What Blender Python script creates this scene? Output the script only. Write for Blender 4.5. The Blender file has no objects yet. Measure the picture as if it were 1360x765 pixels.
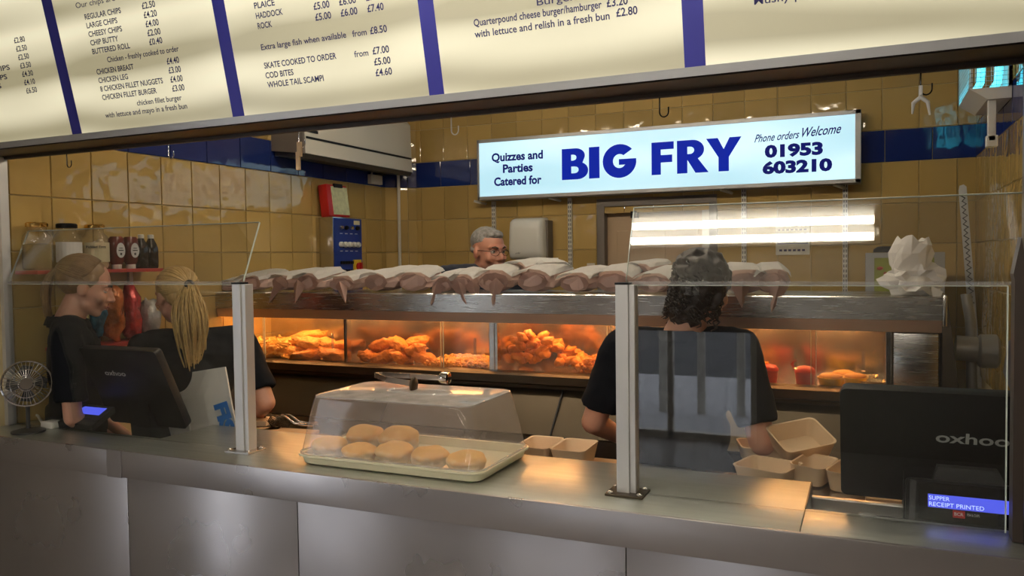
import bpy, bmesh, math, random
from mathutils import Vector, Matrix, noise, Euler
random.seed(7)
C = bpy.context.scene.collection
PI = math.pi
E = 1.62            # eye height: everything is authored relative to the eye and lifted at the end
FL = -E             # floor level while authoring

# ------------------------------------------------------------------ camera
FX = 1058.0
RX = Vector((0.9137, 0.4061, -0.0130)); FW = Vector((-0.4060, 0.9131, -0.0370))
RX.normalize(); FW = (FW - RX*FW.dot(RX)).normalized(); UP = RX.cross(FW).normalized()
cam = bpy.data.cameras.new('camera'); camo = bpy.data.objects.new('camera', cam); C.objects.link(camo)
cam.sensor_width = 36; cam.lens = 36*FX/1360; cam.clip_start = 0.02; cam.clip_end = 200
M = Matrix((RX, UP, -FW)).transposed().to_4x4(); camo.matrix_world = M
bpy.context.scene.camera = camo
vs = bpy.context.scene.view_settings
bpy.context.scene.display_settings.display_device = 'sRGB'
vs.view_transform = 'Standard'; vs.look = 'None'; vs.gamma = 1; vs.use_curve_mapping = False
vs.exposure = 0.0

def ray(px, py): return FW + RX*((px-680)/FX) - UP*((py-382.5)/FX)
def aY(px, py, v): d = ray(px, py); return d*(v/d.y)
def aZ(px, py, v): d = ray(px, py); return d*(v/d.z)
def aX(px, py, v): d = ray(px, py); return d*(v/d.x)

# ------------------------------------------------------------------ world and lights
w = bpy.data.worlds.new('world'); bpy.context.scene.world = w; w.use_nodes = True
w.node_tree.nodes['Background'].inputs[0].default_value = (0.78, 0.80, 0.88, 1)
w.node_tree.nodes['Background'].inputs[1].default_value = 4.5

TUBE_FRONT = 24.0      # customer side twin tube
TUBE_BACK = 56.0       # tubes over the frying area
TUBE_FILL = 36.0  # added tubes behind the viewer, brightening the counter front
HEAT = 75.0           # heat lamps in the hot cabinet
SIGN = 1.05
BOARD = 0.90

# ------------------------------------------------------------------ materials
MATS = {}
def nt(name):
    m = bpy.data.materials.new(name); m.use_nodes = True
    t = m.node_tree; b = t.nodes['Principled BSDF']; return m, t, b
def mat(name, col, rough=0.5, metal=0.0, bump=0.0, scale=40, var=0.0, vscale=6, coat=0.0, rvar=0.0, stretch=None, sss=0, sheen=0, bdist=0.002, spec=None, trans=0, alpha=1, detail=3):
    m, t, b = nt(name); n = t.nodes; l = t.links
    b.inputs['Base Color'].default_value = (*col, 1); b.inputs['Roughness'].default_value = rough
    b.inputs['Metallic'].default_value = metal; b.inputs['Coat Weight'].default_value = coat
    if spec is not None: b.inputs['Specular IOR Level'].default_value = spec
    if sss: b.inputs['Subsurface Weight'].default_value = sss; b.inputs['Subsurface Scale'].default_value = 0.01
    if sheen: b.inputs['Sheen Weight'].default_value = sheen
    if alpha < 1: b.inputs['Alpha'].default_value = alpha
    tc = n.new('ShaderNodeTexCoord'); src = tc.outputs['Object']
    if stretch:
        mp = n.new('ShaderNodeMapping'); mp.inputs['Scale'].default_value = stretch; l.new(src, mp.inputs[0]); src = mp.outputs[0]
    if var or rvar:
        nz = n.new('ShaderNodeTexNoise'); nz.inputs['Scale'].default_value = vscale; nz.inputs['Detail'].default_value = 4; l.new(src, nz.inputs['Vector'])
    if var:
        mx = n.new('ShaderNodeMix'); mx.data_type = 'RGBA'
        mx.inputs[6].default_value = (*[min(1, c*(1+var)) for c in col], 1); mx.inputs[7].default_value = (*[c*(1-var) for c in col], 1)
        l.new(nz.outputs[0], mx.inputs[0]); l.new(mx.outputs[2], b.inputs['Base Color'])
    if rvar:
        mr = n.new('ShaderNodeMapRange'); mr.inputs[1].default_value = .3; mr.inputs[2].default_value = .7
        mr.inputs[3].default_value = max(.02, rough-rvar); mr.inputs[4].default_value = min(1, rough+rvar)
        l.new(nz.outputs[0], mr.inputs[0]); l.new(mr.outputs[0], b.inputs['Roughness'])
    if bump:
        bz = n.new('ShaderNodeTexNoise'); bz.inputs['Scale'].default_value = scale; bz.inputs['Detail'].default_value = detail; l.new(src, bz.inputs['Vector'])
        bp = n.new('ShaderNodeBump'); bp.inputs['Strength'].default_value = bump; bp.inputs['Distance'].default_value = bdist
        l.new(bz.outputs[0], bp.inputs['Height']); l.new(bp.outputs[0], b.inputs['Normal'])
    MATS[name] = m; return m
def emis(name, col, s, base=(0.8,0.8,0.8)):
    m, t, b = nt(name); b.inputs['Base Color'].default_value = (*base, 1)
    b.inputs['Emission Color'].default_value = (*col, 1); b.inputs['Emission Strength'].default_value = s; b.inputs['Roughness'].default_value = .5; b.inputs['Specular IOR Level'].default_value = .12
    MATS[name] = m; return m
def thin_glass(name, tint=(1,1,1), haze=0.0, rough=0.0, refl=1.0, hazecol=(.8,.8,.8)):
    m = bpy.data.materials.new(name); m.use_nodes = True; t = m.node_tree; n = t.nodes; l = t.links; n.clear()
    out = n.new('ShaderNodeOutputMaterial'); tr = n.new('ShaderNodeBsdfTransparent'); tr.inputs[0].default_value = (*tint, 1)
    gl = n.new('ShaderNodeBsdfGlossy'); gl.inputs['Roughness'].default_value = rough
    # reflectance of one face of the thin sheet from the angle to the eye, the same on both faces
    geo = n.new('ShaderNodeNewGeometry'); dt = n.new('ShaderNodeVectorMath'); dt.operation = 'DOT_PRODUCT'
    l.new(geo.outputs['Incoming'], dt.inputs[0]); l.new(geo.outputs['Normal'], dt.inputs[1])
    def mth(op, i0, v1):
        q = n.new('ShaderNodeMath'); q.operation = op
        if i0 is not None: l.new(i0, q.inputs[0])
        q.inputs[1].default_value = v1; return q
    ab = mth('ABSOLUTE', dt.outputs['Value'], 0); om = n.new('ShaderNodeMath'); om.operation = 'SUBTRACT'; om.inputs[0].default_value = 1; l.new(ab.outputs[0], om.inputs[1])
    pw = mth('POWER', om.outputs[0], 5); sc_ = mth('MULTIPLY', pw.outputs[0], .96); ad = mth('ADD', sc_.outputs[0], .04); mu = mth('MULTIPLY', ad.outputs[0], refl)
    cl = mth('MINIMUM', mu.outputs[0], .9)
    mx = n.new('ShaderNodeMixShader'); l.new(cl.outputs[0], mx.inputs[0]); l.new(tr.outputs[0], mx.inputs[1]); l.new(gl.outputs[0], mx.inputs[2])
    last = mx
    if haze:
        df = n.new('ShaderNodeBsdfDiffuse'); df.inputs[0].default_value = (*hazecol, 1)
        nz = n.new('ShaderNodeTexNoise'); nz.inputs['Scale'].default_value = 14; nz.inputs['Detail'].default_value = 6
        tc = n.new('ShaderNodeTexCoord'); l.new(tc.outputs['Object'], nz.inputs['Vector'])
        mr = n.new('ShaderNodeMapRange'); mr.inputs[1].default_value = .2; mr.inputs[2].default_value = .8; mr.inputs[3].default_value = haze*.6; mr.inputs[4].default_value = haze*1.4
        l.new(nz.outputs[0], mr.inputs[0])
        m2 = n.new('ShaderNodeMixShader'); l.new(mr.outputs[0], m2.inputs[0]); l.new(mx.outputs[0], m2.inputs[1]); l.new(df.outputs[0], m2.inputs[2]); last = m2
    l.new(last.outputs[0], out.inputs[0]); MATS[name] = m; return m

def tile_mat(name, col, bump, rough):
    m, t, b = nt(name); n = t.nodes; l = t.links
    geo = n.new('ShaderNodeNewGeometry'); oi = n.new('ShaderNodeObjectInfo')
    sc = n.new('ShaderNodeVectorMath'); sc.operation = 'MULTIPLY_ADD'
    sc.inputs[1].default_value = (0.0,)*3; sc.inputs[2].default_value = (0,)*3
    cmb = n.new('ShaderNodeCombineXYZ')
    for i in range(3): l.new(oi.outputs['Random'], cmb.inputs[i])
    sc.inputs[1].default_value = (9, 7, 11); l.new(cmb.outputs[0], sc.inputs[0]); l.new(geo.outputs['Position'], sc.inputs[2])
    nz = n.new('ShaderNodeTexNoise'); nz.inputs['Scale'].default_value = 13; nz.inputs['Detail'].default_value = 1.2; l.new(sc.outputs[0], nz.inputs['Vector'])
    bp = n.new('ShaderNodeBump'); bp.inputs['Strength'].default_value = bump; bp.inputs['Distance'].default_value = .004
    l.new(nz.outputs[0], bp.inputs['Height']); l.new(bp.outputs[0], b.inputs['Normal'])
    hs = n.new('ShaderNodeHueSaturation'); hs.inputs['Color'].default_value = (*col, 1)
    mr = n.new('ShaderNodeMapRange'); mr.inputs[3].default_value = .86; mr.inputs[4].default_value = 1.1; l.new(oi.outputs['Random'], mr.inputs[0]); l.new(mr.outputs[0], hs.inputs['Value'])
    l.new(hs.outputs[0], b.inputs['Base Color']); b.inputs['Roughness'].default_value = rough
    b.inputs['Specular IOR Level'].default_value = .75
    MATS[name] = m; return m

tile_mat('yellow_tile', (.50, .345, .12), .95, .06)
tile_mat('blue_tile', (.012, .03, .17), .45, .06)
mat('grout', (.55, .45, .25), .9)
mat('plaster', (.26, .23, .19), .9, bump=.2)
mat('ceiling', (.75, .72, .65), .9)
mat('floor', (.30, .27, .25), .35, var=.3, vscale=3)
mat('steel', (.50, .47, .44), .27, 1, bump=.06, scale=60, var=.10, vscale=2.5, rvar=.07, detail=5)
mat('steel_front', (.42, .395, .39), .31, .82, bump=.02, scale=20, var=.12, vscale=2.2, rvar=.08, detail=5)
mat('steel_top', (.50, .52, .48), .34, .85, bump=.25, scale=30, bdist=.001, stretch=(1, 14, 14), var=.10, vscale=4, rvar=.05, detail=5)
mat('orange_lit_steel', (.60, .44, .34), .38, .8, rvar=.06, vscale=4)  # steel with a warm orange reflection put into its colour
mat('steel_bright', (.62, .6, .57), .18, 1, rvar=.06, vscale=8)
mat('steel_brushed', (.52, .50, .48), .25, 1, bump=.03, scale=30, stretch=(1.5, 30, 30), rvar=.05)
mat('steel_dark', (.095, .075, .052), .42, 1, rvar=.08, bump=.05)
mat('chrome', (.75, .72, .7), .1, 1)
mat('alu', (.60, .59, .57), .42, .55)
mat('alu_frame', (.42, .42, .42), .4, .5)
mat('brown_metal', (.050, .036, .028), .45, .2)
mat('black_plastic', (.005, .005, .006), .45, spec=.25)
mat('black_gloss', (.004, .004, .005), .12)
mat('dark_grey_plastic', (.035, .034, .033), .4)
mat('grey_print', (.42, .42, .40), .5)
mat('black_rubber', (.01, .01, .01), .7)
mat('black_cloth', (.005, .006, .009), .9, bump=.3, scale=300, var=.3, spec=.2)
mat('navy_cloth', (.010, .014, .03), .8, bump=.3, scale=300, sheen=.15)
mat('jeans', (.02, .025, .045), .9)
mat('skin', (.56, .29, .20), .45, sss=.12, var=.12, vscale=30, bump=.08, scale=200)
mat('skin_rosy', (.55, .25, .17), .42, sss=.12, var=.16, vscale=25, bump=.1, scale=200)
mat('skin_stubble', (.55, .25, .17), .42, sss=.12, bump=.1, scale=200)
mat('lips', (.42, .13, .11), .4)
mat('eye_white', (.75, .72, .68), .15)
mat('iris', (.03, .02, .015), .1)
mat('brow_dark', (.05, .035, .025), .8)
mat('hair_blonde', (.50, .33, .12), .45, var=.45, vscale=40, stretch=(2,2,1))
mat('hair_fair', (.22, .13, .055), .5, var=.4, vscale=40)
mat('hair_dark', (.022, .013, .010), .45, var=.5, vscale=60, bump=.6, scale=120)
mat('hair_grey', (.26, .25, .24), .6, var=.8, vscale=55, bump=.9, scale=160, bdist=.004)
mat('stubble', (.40, .27, .22), .7, var=.2, vscale=90)
mat('gold', (.8, .5, .15), .2, 1)
mat('white_plastic', (.72, .70, .64), .35)
mat('white_gloss', (.80, .79, .75), .22)
mat('cream_plastic', (.72, .66, .46), .3, sss=.05)
mat('white_paint', (.68, .65, .58), .5)
mat('beige_paint', (.50, .36, .23), .55, var=.08)
mat('grey_paint', (.17, .145, .125), .5)
mat('red_plastic', (.45, .012, .012), .35)
mat('red_paint', (.40, .035, .022), .4)
mat('blue_panel', (.006, .035, .26), .4)
mat('yellow_plastic', (.80, .55, .03), .4)
mat('print_navy', (.016, .014, .10), .6)
mat('blue_vinyl', (.025, .025, .24), .5)
mat('paper', (.84, .82, .79), .65, bump=.25, scale=22, bdist=.004, detail=2)
mat('paper_print', (.66, .64, .55), .7, var=.2, vscale=30)
mat('map_paper', (.62, .66, .42), .6, var=.35, vscale=40)
mat('warm_lit_paper', (.70, .50, .43), .7, bump=.25, scale=22, bdist=.004, detail=2)  # white wrapping tinted pink: warm light on the parcel fronts, put into the colour
mat('bag_paper', (.76, .73, .69), .7, bump=.25, scale=9, bdist=.004)
mat('print_blue', (.01, .14, .48), .6)
mat('print_dark', (.03, .03, .04), .6)
_m, _t, _b = nt('bread'); _n = _t.nodes; _l = _t.links
_tc = _n.new('ShaderNodeTexCoord'); _sp = _n.new('ShaderNodeSeparateXYZ'); _l.new(_tc.outputs['Generated'], _sp.inputs[0])
_nz = _n.new('ShaderNodeTexNoise'); _nz.inputs['Scale'].default_value = 5; _nz.inputs['Detail'].default_value = 5; _l.new(_tc.outputs['Generated'], _nz.inputs['Vector'])
_ad = _n.new('ShaderNodeMath'); _ad.operation = 'MULTIPLY_ADD'; _ad.inputs[1].default_value = .55; _l.new(_nz.outputs[0], _ad.inputs[0]); _l.new(_sp.outputs[2], _ad.inputs[2])
_cr = _n.new('ShaderNodeValToRGB'); _cr.color_ramp.elements[0].position = .62; _cr.color_ramp.elements[0].color = (.80, .68, .45, 1); _cr.color_ramp.elements[1].position = 1.0; _cr.color_ramp.elements[1].color = (.74, .42, .12, 1)
_l.new(_ad.outputs[0], _cr.inputs[0]); _l.new(_cr.outputs[0], _b.inputs['Base Color']); _b.inputs['Roughness'].default_value = .55; _b.inputs['Subsurface Weight'].default_value = .05
_n2 = _n.new('ShaderNodeTexNoise'); _n2.inputs['Scale'].default_value = 60; _l.new(_tc.outputs['Object'], _n2.inputs['Vector']); _bp = _n.new('ShaderNodeBump'); _bp.inputs['Strength'].default_value = .4; _bp.inputs['Distance'].default_value = .002; _l.new(_n2.outputs[0], _bp.inputs['Height']); _l.new(_bp.outputs[0], _b.inputs['Normal'])
MATS['bread'] = _m
mat('batter', (.72, .25, .03), .5, bump=1.0, scale=75, bdist=.008, var=.35, vscale=40)
mat('batter_pale', (.78, .38, .07), .5, bump=1.0, scale=75, bdist=.008, var=.3, vscale=45)
mat('chips', (.80, .50, .13), .55, var=.25, vscale=50)
mat('pie_crust', (.62, .31, .08), .55, bump=.6, scale=60, var=.3, vscale=30)
mat('foil', (.85, .75, .5), .22, 1, bump=.5, scale=60, bdist=.004)
mat('foil_yellow', (.88, .62, .05), .35, .3)
mat('box_card', (.74, .54, .34), .65, bump=.15, scale=120)
mat('kraft', (.55, .33, .16), .7, var=.15)
mat('tan_card', (.60, .42, .24), .75)
mat('ketchup', (.13, .018, .010), .12)
mat('brown_sauce', (.016, .008, .005), .12)
mat('label_cream', (.68, .62, .40), .6)
mat('label_white', (.66, .66, .66), .6)
mat('brine', (.30, .22, .08), .25, var=.2)
mat('egg', (.72, .62, .42), .35)
mat('wood', (.30, .14, .05), .5, var=.3, stretch=(2, 20, 20))
mat('crisp_blue', (.02, .14, .24), .25, .3, bump=.8, scale=30, bdist=.01, var=.95, vscale=26)
mat('crisp_orange', (.45, .13, .03), .25, .3, bump=.8, scale=30, bdist=.01, var=.95, vscale=26)
mat('crisp_red', (.38, .02, .02), .25, .3, bump=.8, scale=30, bdist=.01, var=.95, vscale=26)
mat('crisp_grey', (.40, .38, .36), .25, .3, bump=.8, scale=30, bdist=.01, var=.4, vscale=18)
mat('crisp_yellow', (.55, .45, .18), .35, .1, bump=.8, scale=30, bdist=.01, var=.6, vscale=22)
mat('green_picture', (.30, .34, .05), .5, var=.4, vscale=20)
mat('pavement', (.52, .52, .55), .9, var=.15)
mat('van_white', (.8, .8, .8), .4)
mat('road', (.08, .08, .085), .9)
mat('dark_wood', (.05, .03, .02), .4)
thin_glass('screen_glass', (.955, .965, .955), haze=.003, refl=1.25)
thin_glass('upper_glass', (.95, .95, .94), haze=.004, refl=1.6)
thin_glass('hot_glass', (.97, .93, .87), haze=.06, refl=.8, hazecol=(.85, .72, .6))
thin_glass('jar_glass', (.9, .88, .8), haze=.03, refl=1.2, rough=.03)
thin_glass('lid_clear', (.975, .96, .95), haze=.13, rough=.06, refl=1.1, hazecol=(.85, .75, .70))
thin_glass('lid_frost', (.90, .88, .86), haze=.42, rough=.12, refl=1.2, hazecol=(.62, .57, .53))
thin_glass('clear_plastic', (.9, .9, .9), haze=.15, rough=.08, refl=1.5)
thin_glass('blue_cover', (.35, .9, 1.0), haze=.02)
mat('glass_edge', (.62, .68, .60), .12, spec=.8)
emis('tube_front', (1, .93, .80), TUBE_FRONT); emis('tube_back', (1, .86, .66), TUBE_BACK)
emis('tube_fill', (1, .92, .82), TUBE_FILL); emis('heat_lamp', (1, .50, .18), HEAT); emis('uv_tube', (.05, .62, .85), 2.0)
emis('sign_blue', (.0, .016, .40), .8, (.001, .005, .08)); emis('sign_navy', (.004, .008, .20), .5, (.002, .004, .06))
emis('lcd_blue', (.10, .13, .95), 1.0, (.02, .02, .1)); emis('lcd_text', (.45, .6, 1), 1.1)
def backlit(name, c1, c2, s, kind):
    m, t, b = nt(name); n = t.nodes; l = t.links
    tc = n.new('ShaderNodeTexCoord'); nz = n.new('ShaderNodeTexNoise')
    mp = n.new('ShaderNodeMapping'); l.new(tc.outputs['Object'], mp.inputs[0]); l.new(mp.outputs[0], nz.inputs['Vector'])
    if kind == 'board': mp.inputs['Scale'].default_value = (.8, 3, 6.0); nz.inputs['Scale'].default_value = 1.25; nz.inputs['Detail'].default_value = .6
    else: mp.inputs['Scale'].default_value = (.6, 1, 2); nz.inputs['Scale'].default_value = 2.2; nz.inputs['Detail'].default_value = 0
    mr = n.new('ShaderNodeMapRange'); mr.inputs[1].default_value = .36; mr.inputs[2].default_value = .64; l.new(nz.outputs[0], mr.inputs[0])
    mx = n.new('ShaderNodeMix'); mx.data_type = 'RGBA'; mx.inputs[6].default_value = (*c1, 1); mx.inputs[7].default_value = (*c2, 1)
    l.new(mr.outputs[0], mx.inputs[0]); l.new(mx.outputs[2], b.inputs['Emission Color']); b.inputs['Emission Strength'].default_value = s
    b.inputs['Base Color'].default_value = (.22, .21, .17, 1); b.inputs['Roughness'].default_value = .3
    MATS[name] = m
backlit('sign_face', (.42, .72, .84), (.60, .90, 1.0), SIGN, 'sign')
backlit('menu_face', (.33, .29, .17), (.98, .90, .64), BOARD, 'board')

# ------------------------------------------------------------------ mesh helpers
def nb(): return bmesh.new()
def box(bm, x0, x1, y0, y1, z0, z1, mat4=None, bev=0):
    r = bmesh.ops.create_cube(bm, size=1); vs_ = r['verts']
    for v in vs_: v.co = Vector(((x0+x1)/2 + v.co.x*(x1-x0), (y0+y1)/2 + v.co.y*(y1-y0), (z0+z1)/2 + v.co.z*(z1-z0)))
    if mat4 is not None: bmesh.ops.transform(bm, matrix=mat4, verts=vs_)
    if bev:
        es = list({e for v in vs_ for e in v.link_edges})
        bmesh.ops.bevel(bm, geom=es, offset=bev, segments=2, affect='EDGES', profile=.6)
    return bm
def frame_dirs(d):
    d = d.normalized(); a = Vector((0,0,1)) if abs(d.z) < .9 else Vector((1,0,0))
    u = d.cross(a).normalized(); v = d.cross(u).normalized(); return u, v
def tube(bm, pts, r, seg=8, closed=False, cap=True):
    pts = [Vector(p) for p in pts]; n = len(pts); rs = r if isinstance(r, (list, tuple)) else [r]*n
    rings = []; u = None
    for i, p in enumerate(pts):
        if closed: d = pts[(i+1) % n]-pts[i-1]
        else: d = pts[min(i+1, n-1)]-pts[max(i-1, 0)]
        if d.length < 1e-9: d = Vector((0,0,1))
        d.normalize()
        if u is None: u, v = frame_dirs(d)
        else:
            u = (u - d*u.dot(d)); u = u.normalized() if u.length > 1e-6 else frame_dirs(d)[0]; v = d.cross(u)
        rings.append([bm.verts.new(p + (u*math.cos(2*PI*k/seg) + v*math.sin(2*PI*k/seg))*rs[i]) for k in range(seg)])
    m = n if closed else n-1
    for i in range(m):
        a = rings[i]; b = rings[(i+1) % n]
        for k in range(seg): bm.faces.new((a[k], a[(k+1) % seg], b[(k+1) % seg], b[k]))
    if cap and not closed:
        bm.faces.new(rings[0][::-1]); bm.faces.new(rings[-1])
    return bm
def cyl(bm, p1, p2, r, seg=16, r2=None): return tube(bm, [p1, p2], [r, r if r2 is None else r2], seg)
def lathe(bm, prof, c, seg=24, ax='Z', cap=True):
    c = Vector(c); rings = []
    for r, h in prof:
        ring = []
        for k in range(seg):
            a = 2*PI*k/seg
            if ax == 'Z': o = Vector((r*math.cos(a), r*math.sin(a), h))
            elif ax == 'Y': o = Vector((r*math.cos(a), h, r*math.sin(a)))
            else: o = Vector((h, r*math.cos(a), r*math.sin(a)))
            ring.append(bm.verts.new(c+o))
        rings.append(ring)
    for a, b in zip(rings, rings[1:]):
        for k in range(seg): bm.faces.new((a[k], a[(k+1) % seg], b[(k+1) % seg], b[k]))
    if cap: bm.faces.new(rings[0][::-1]); bm.faces.new(rings[-1])
    return bm
def prism(bm, poly, origin, ux, uy, depth):
    """poly 2D list in plane (ux,uy), extruded by vector depth"""
    o = Vector(origin); ux = Vector(ux); uy = Vector(uy); dp = Vector(depth)
    a = [bm.verts.new(o+ux*x+uy*y) for x, y in poly]; b = [bm.verts.new(v.co+dp) for v in a]; n = len(a)
    for i in range(n): bm.faces.new((a[i], a[(i+1) % n], b[(i+1) % n], b[i]))
    bm.faces.new(a[::-1]); bm.faces.new(b); return bm
def blob(bm, c, r, sub=2, amp=.1, freq=6, seed=0, rot=None):
    s = bmesh.ops.create_icosphere(bm, subdivisions=sub, radius=1)['verts']; c = Vector(c); r = Vector(r)
    for v in s:
        d = v.co.copy(); k = 1 + amp*noise.noise(d*freq*.35 + Vector((seed*3.1, seed*1.7, seed)))*2
        q = Vector((d.x*r.x, d.y*r.y, d.z*r.z))*k
        if rot is not None: q = rot @ q
        v.co = c+q
    return s
def rrect(w, h, r, n=5, cx=0, cy=0):
    pts = []
    for sx, sy, a0 in ((1, 1, 0), (-1, 1, 90), (-1, -1, 180), (1, -1, 270)):
        for i in range(n+1):
            a = math.radians(a0+90*i/n); pts.append((cx+sx*(w/2-r)+r*math.cos(a), cy+sy*(h/2-r)+r*math.sin(a)))
    return pts
def loft(bm, loops, cap0=True, cap1=True):
    rs = [[bm.verts.new(Vector(p)) for p in lp] for lp in loops]; n = len(rs[0])
    for a, b in zip(rs, rs[1:]):
        for k in range(n): bm.faces.new((a[k], a[(k+1) % n], b[(k+1) % n], b[k]))
    if cap0: bm.faces.new(rs[0][::-1])
    if cap1: bm.faces.new(rs[-1])
    return bm

def wloc(o):
    v = Vector((0,0,0)); 
    while o is not None: v += o.location; o = o.parent
    return v
def obj(name, bm, m, parent=None, smooth=None, base=True, local=False):
    """link one mesh object; vertices are in authoring space unless local"""
    bmesh.ops.recalc_face_normals(bm, faces=bm.faces[:])
    me = bpy.data.meshes.new(name); 
    off = Vector((0,0,0))
    if not local:
        if bm.verts:
            xs = [v.co.x for v in bm.verts]; ys = [v.co.y for v in bm.verts]; zs = [v.co.z for v in bm.verts]
            off = Vector(((min(xs)+max(xs))/2, (min(ys)+max(ys))/2, min(zs))) if base else Vector((0,0,0))
        bmesh.ops.translate(bm, verts=bm.verts[:], vec=-off)
    bm.to_mesh(me); bm.free()
    me.materials.append(MATS[m])
    if smooth is not None:
        for p in me.polygons: p.use_smooth = True
        if smooth < 180:
            try: me.set_sharp_from_angle(angle=math.radians(smooth))
            except Exception: pass
    o = bpy.data.objects.new(name, me); C.objects.link(o)
    o.location = off - (wloc(parent) if (parent is not None and not local) else Vector((0,0,0)))
    if local: o.location = (0,0,0)
    if parent is not None: o.parent = parent
    return o
def tag(o, label, cat, group=None, kind=None):
    o['label'] = label; o['category'] = cat
    if group: o['group'] = group
    if kind: o['kind'] = kind
    return o
def thing(name, label, cat, loc, rz=0, group=None):
    o = bpy.data.objects.new(name, None); C.objects.link(o); o.location = loc; o.rotation_euler = (0,0,rz); o.empty_display_size = .05
    return tag(o, label, cat, group)
def struct(name, bm, m, parent=None, smooth=None):
    o = obj(name, bm, m, parent, smooth)
    if parent is None: o['kind'] = 'structure'
    return o
def copy_tree(o, parent=None):
    c = o.copy(); C.objects.link(c); c.parent = parent
    for ch in list(o.children): copy_tree(ch, c)
    return c
def text_bm(bm, s, origin, ux, uy, cap, width=None, bold=0.0, shear=0.0, thick=.0006, align='L', space=1.0, res=3):
    cu = bpy.data.curves.new('t', 'FONT'); cu.body = s; cu.size = 1; cu.offset = bold; cu.shear = shear; cu.space_character = space; cu.resolution_u = res
    to = bpy.data.objects.new('t', cu); C.objects.link(to)
    dg = bpy.context.evaluated_depsgraph_get(); me = bpy.data.meshes.new_from_object(to.evaluated_get(dg))
    xs = [v.co.x for v in me.vertices]; x0, x1 = min(xs), max(xs)
    sy = cap/.73; sx = (width/(x1-x0)) if width else sy
    wd = (x1-x0)*sx
    off = {'L': 0, 'C': -wd/2, 'R': -wd}[align]
    ux = Vector(ux).normalized(); uy = Vector(uy).normalized(); nn = ux.cross(uy); o = Vector(origin)
    vmap = [bm.verts.new(o + ux*((v.co.x-x0)*sx+off) + uy*(v.co.y*sy) + nn*thick) for v in me.vertices]
    for p in me.polygons:
        try: bm.faces.new([vmap[i] for i in p.vertices])
        except ValueError: pass
    bpy.data.objects.remove(to); bpy.data.curves.remove(cu); bpy.data.meshes.remove(me)
    return bm

# ================================================================== ROOM SHELL
CEIL = 1.0
LX, RXW, BY = -2.95, .515, 4.70
b = nb(); box(b, -3.1, 2.2, -3.2, 4.9, FL-.1, FL); struct('floor', b, 'floor')
b = nb(); box(b, -3.1, 2.2, -3.2, 4.9, CEIL, CEIL+.1); struct('ceiling', b, 'ceiling')

TILE_CACHE = {}
def tile_mesh(w_, h_, m):
    key = (round(w_, 3), round(h_, 3), m)
    if key not in TILE_CACHE:
        bm = nb(); g = .0018; e = .0022; d = .007
        a = [(g, g), (w_-g, g), (w_-g, h_-g), (g, h_-g)]; c = [(g+e, g+e), (w_-g-e, g+e), (w_-g-e, h_-g-e), (g+e, h_-g-e)]
        loft(bm, [[(x, 0, z) for x, z in a], [(x, -d+.0015, z) for x, z in a], [(x, -d, z) for x, z in c]], cap0=False)
        bmesh.ops.recalc_face_normals(bm, faces=bm.faces[:])
        me = bpy.data.meshes.new('tile'); bm.to_mesh(me); bm.free(); me.materials.append(MATS[m]); TILE_CACHE[key] = me
    return TILE_CACHE[key]
ROWS = [(-.605, -.385, 'y'), (-.385, -.165, 'y'), (-.165, .05, 'y'), (.05, .265, 'y'), (.265, .485, 'y'), (.485, .655, 'b'), (.655, .872, 'y'), (.872, 1.0, 'y')]
def tile_wall(wall, origin, ang, length, jy, py, jb, pb, rows=ROWS, skip=None):
    """tiles as parts of a wall; origin = left end seen from the room, ang = direction of the run"""
    R = Matrix.Rotation(ang, 4, 'Z'); wl = wall.location
    for z0, z1, kind in rows:
        j0, p = (jy, py) if kind == 'y' else (jb, pb)
        k = math.floor((0-j0)/p); edges = []
        while j0+k*p < length: edges.append(j0+k*p); k += 1
        edges.append(length); edges[0] = 0
        for a, c in zip(edges, edges[1:]):
            if c-a < .012: continue
            if skip and skip(a, c, z0, z1): continue
            o = bpy.data.objects.new('tile', tile_mesh(c-a, z1-z0, 'yellow_tile' if kind == 'y' else 'blue_tile')); C.objects.link(o)
            p3 = Vector(origin) + R @ Vector((a, 0, 0)); p3.z = z0
            o.parent = wall; o.location = p3 - wl; o.rotation_euler = (0, 0, ang)

b = nb(); box(b, LX-.12, LX, .58, 1.80, FL, CEIL); box(b, LX-.12, LX, -3.2, -.12, FL, CEIL); box(b, LX-.12, LX, -.12, .58, .45, CEIL); struct('wall_customer_left', b, 'plaster')
b = nb(); box(b, LX-.12, LX, 1.80, 4.9, FL, CEIL); WL = struct('wall_left', b, 'grout')
# run direction on the left wall (seen from the room, left to right) is +Y; normal +X
tile_wall(WL, (LX, 1.98, 0), PI/2, 4.55-1.98, 2.15-1.98, .1802, 4.568-1.98-.228*12, .228, skip=None)
b = nb(); prism(b, [(-2.95, 4.55), (-2.79, 4.70), (-2.95, 4.70)], (0, 0, FL), (1,0,0), (0,1,0), (0, 0, CEIL-FL)); WC = struct('wall_corner', b, 'grout')
tile_wall(WC, (-2.95, 4.55, 0), math.atan2(.15, .16), .219, .155, .18, .155, .3)
b = nb(); box(b, -3.1, -1.509, BY, BY+.12, FL, CEIL); box(b, -.788, .7, BY, BY+.12, FL, CEIL); box(b, -1.509, -.788, BY, BY+.12, .35, CEIL)
WB = struct('wall_back', b, 'grout')
doorskip = lambda a, c, z0, z1: False
x_org = -2.79
def back_rows():
    jy = (.427+2.79) % .1765; jb = (.088+2.79) % .224
    tall = [(r) for r in ROWS if r[0] > .3]
    for r in ROWS:
        if r[1] < .36:   # beside the door: two runs
            tile_wall(WB, (-2.79, BY, 0), 0, -1.512+2.79, jy, .1765, jb, .224, rows=[r])
            o0 = -.785; tile_wall(WB, (o0, BY, 0), 0, RXW-o0, (.427-o0) % .1765, .1765, 0, .224, rows=[r])
        else: tile_wall(WB, (-2.79, BY, 0), 0, RXW+2.79, jy, .1765, jb, .224, rows=[r])
back_rows()
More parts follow.
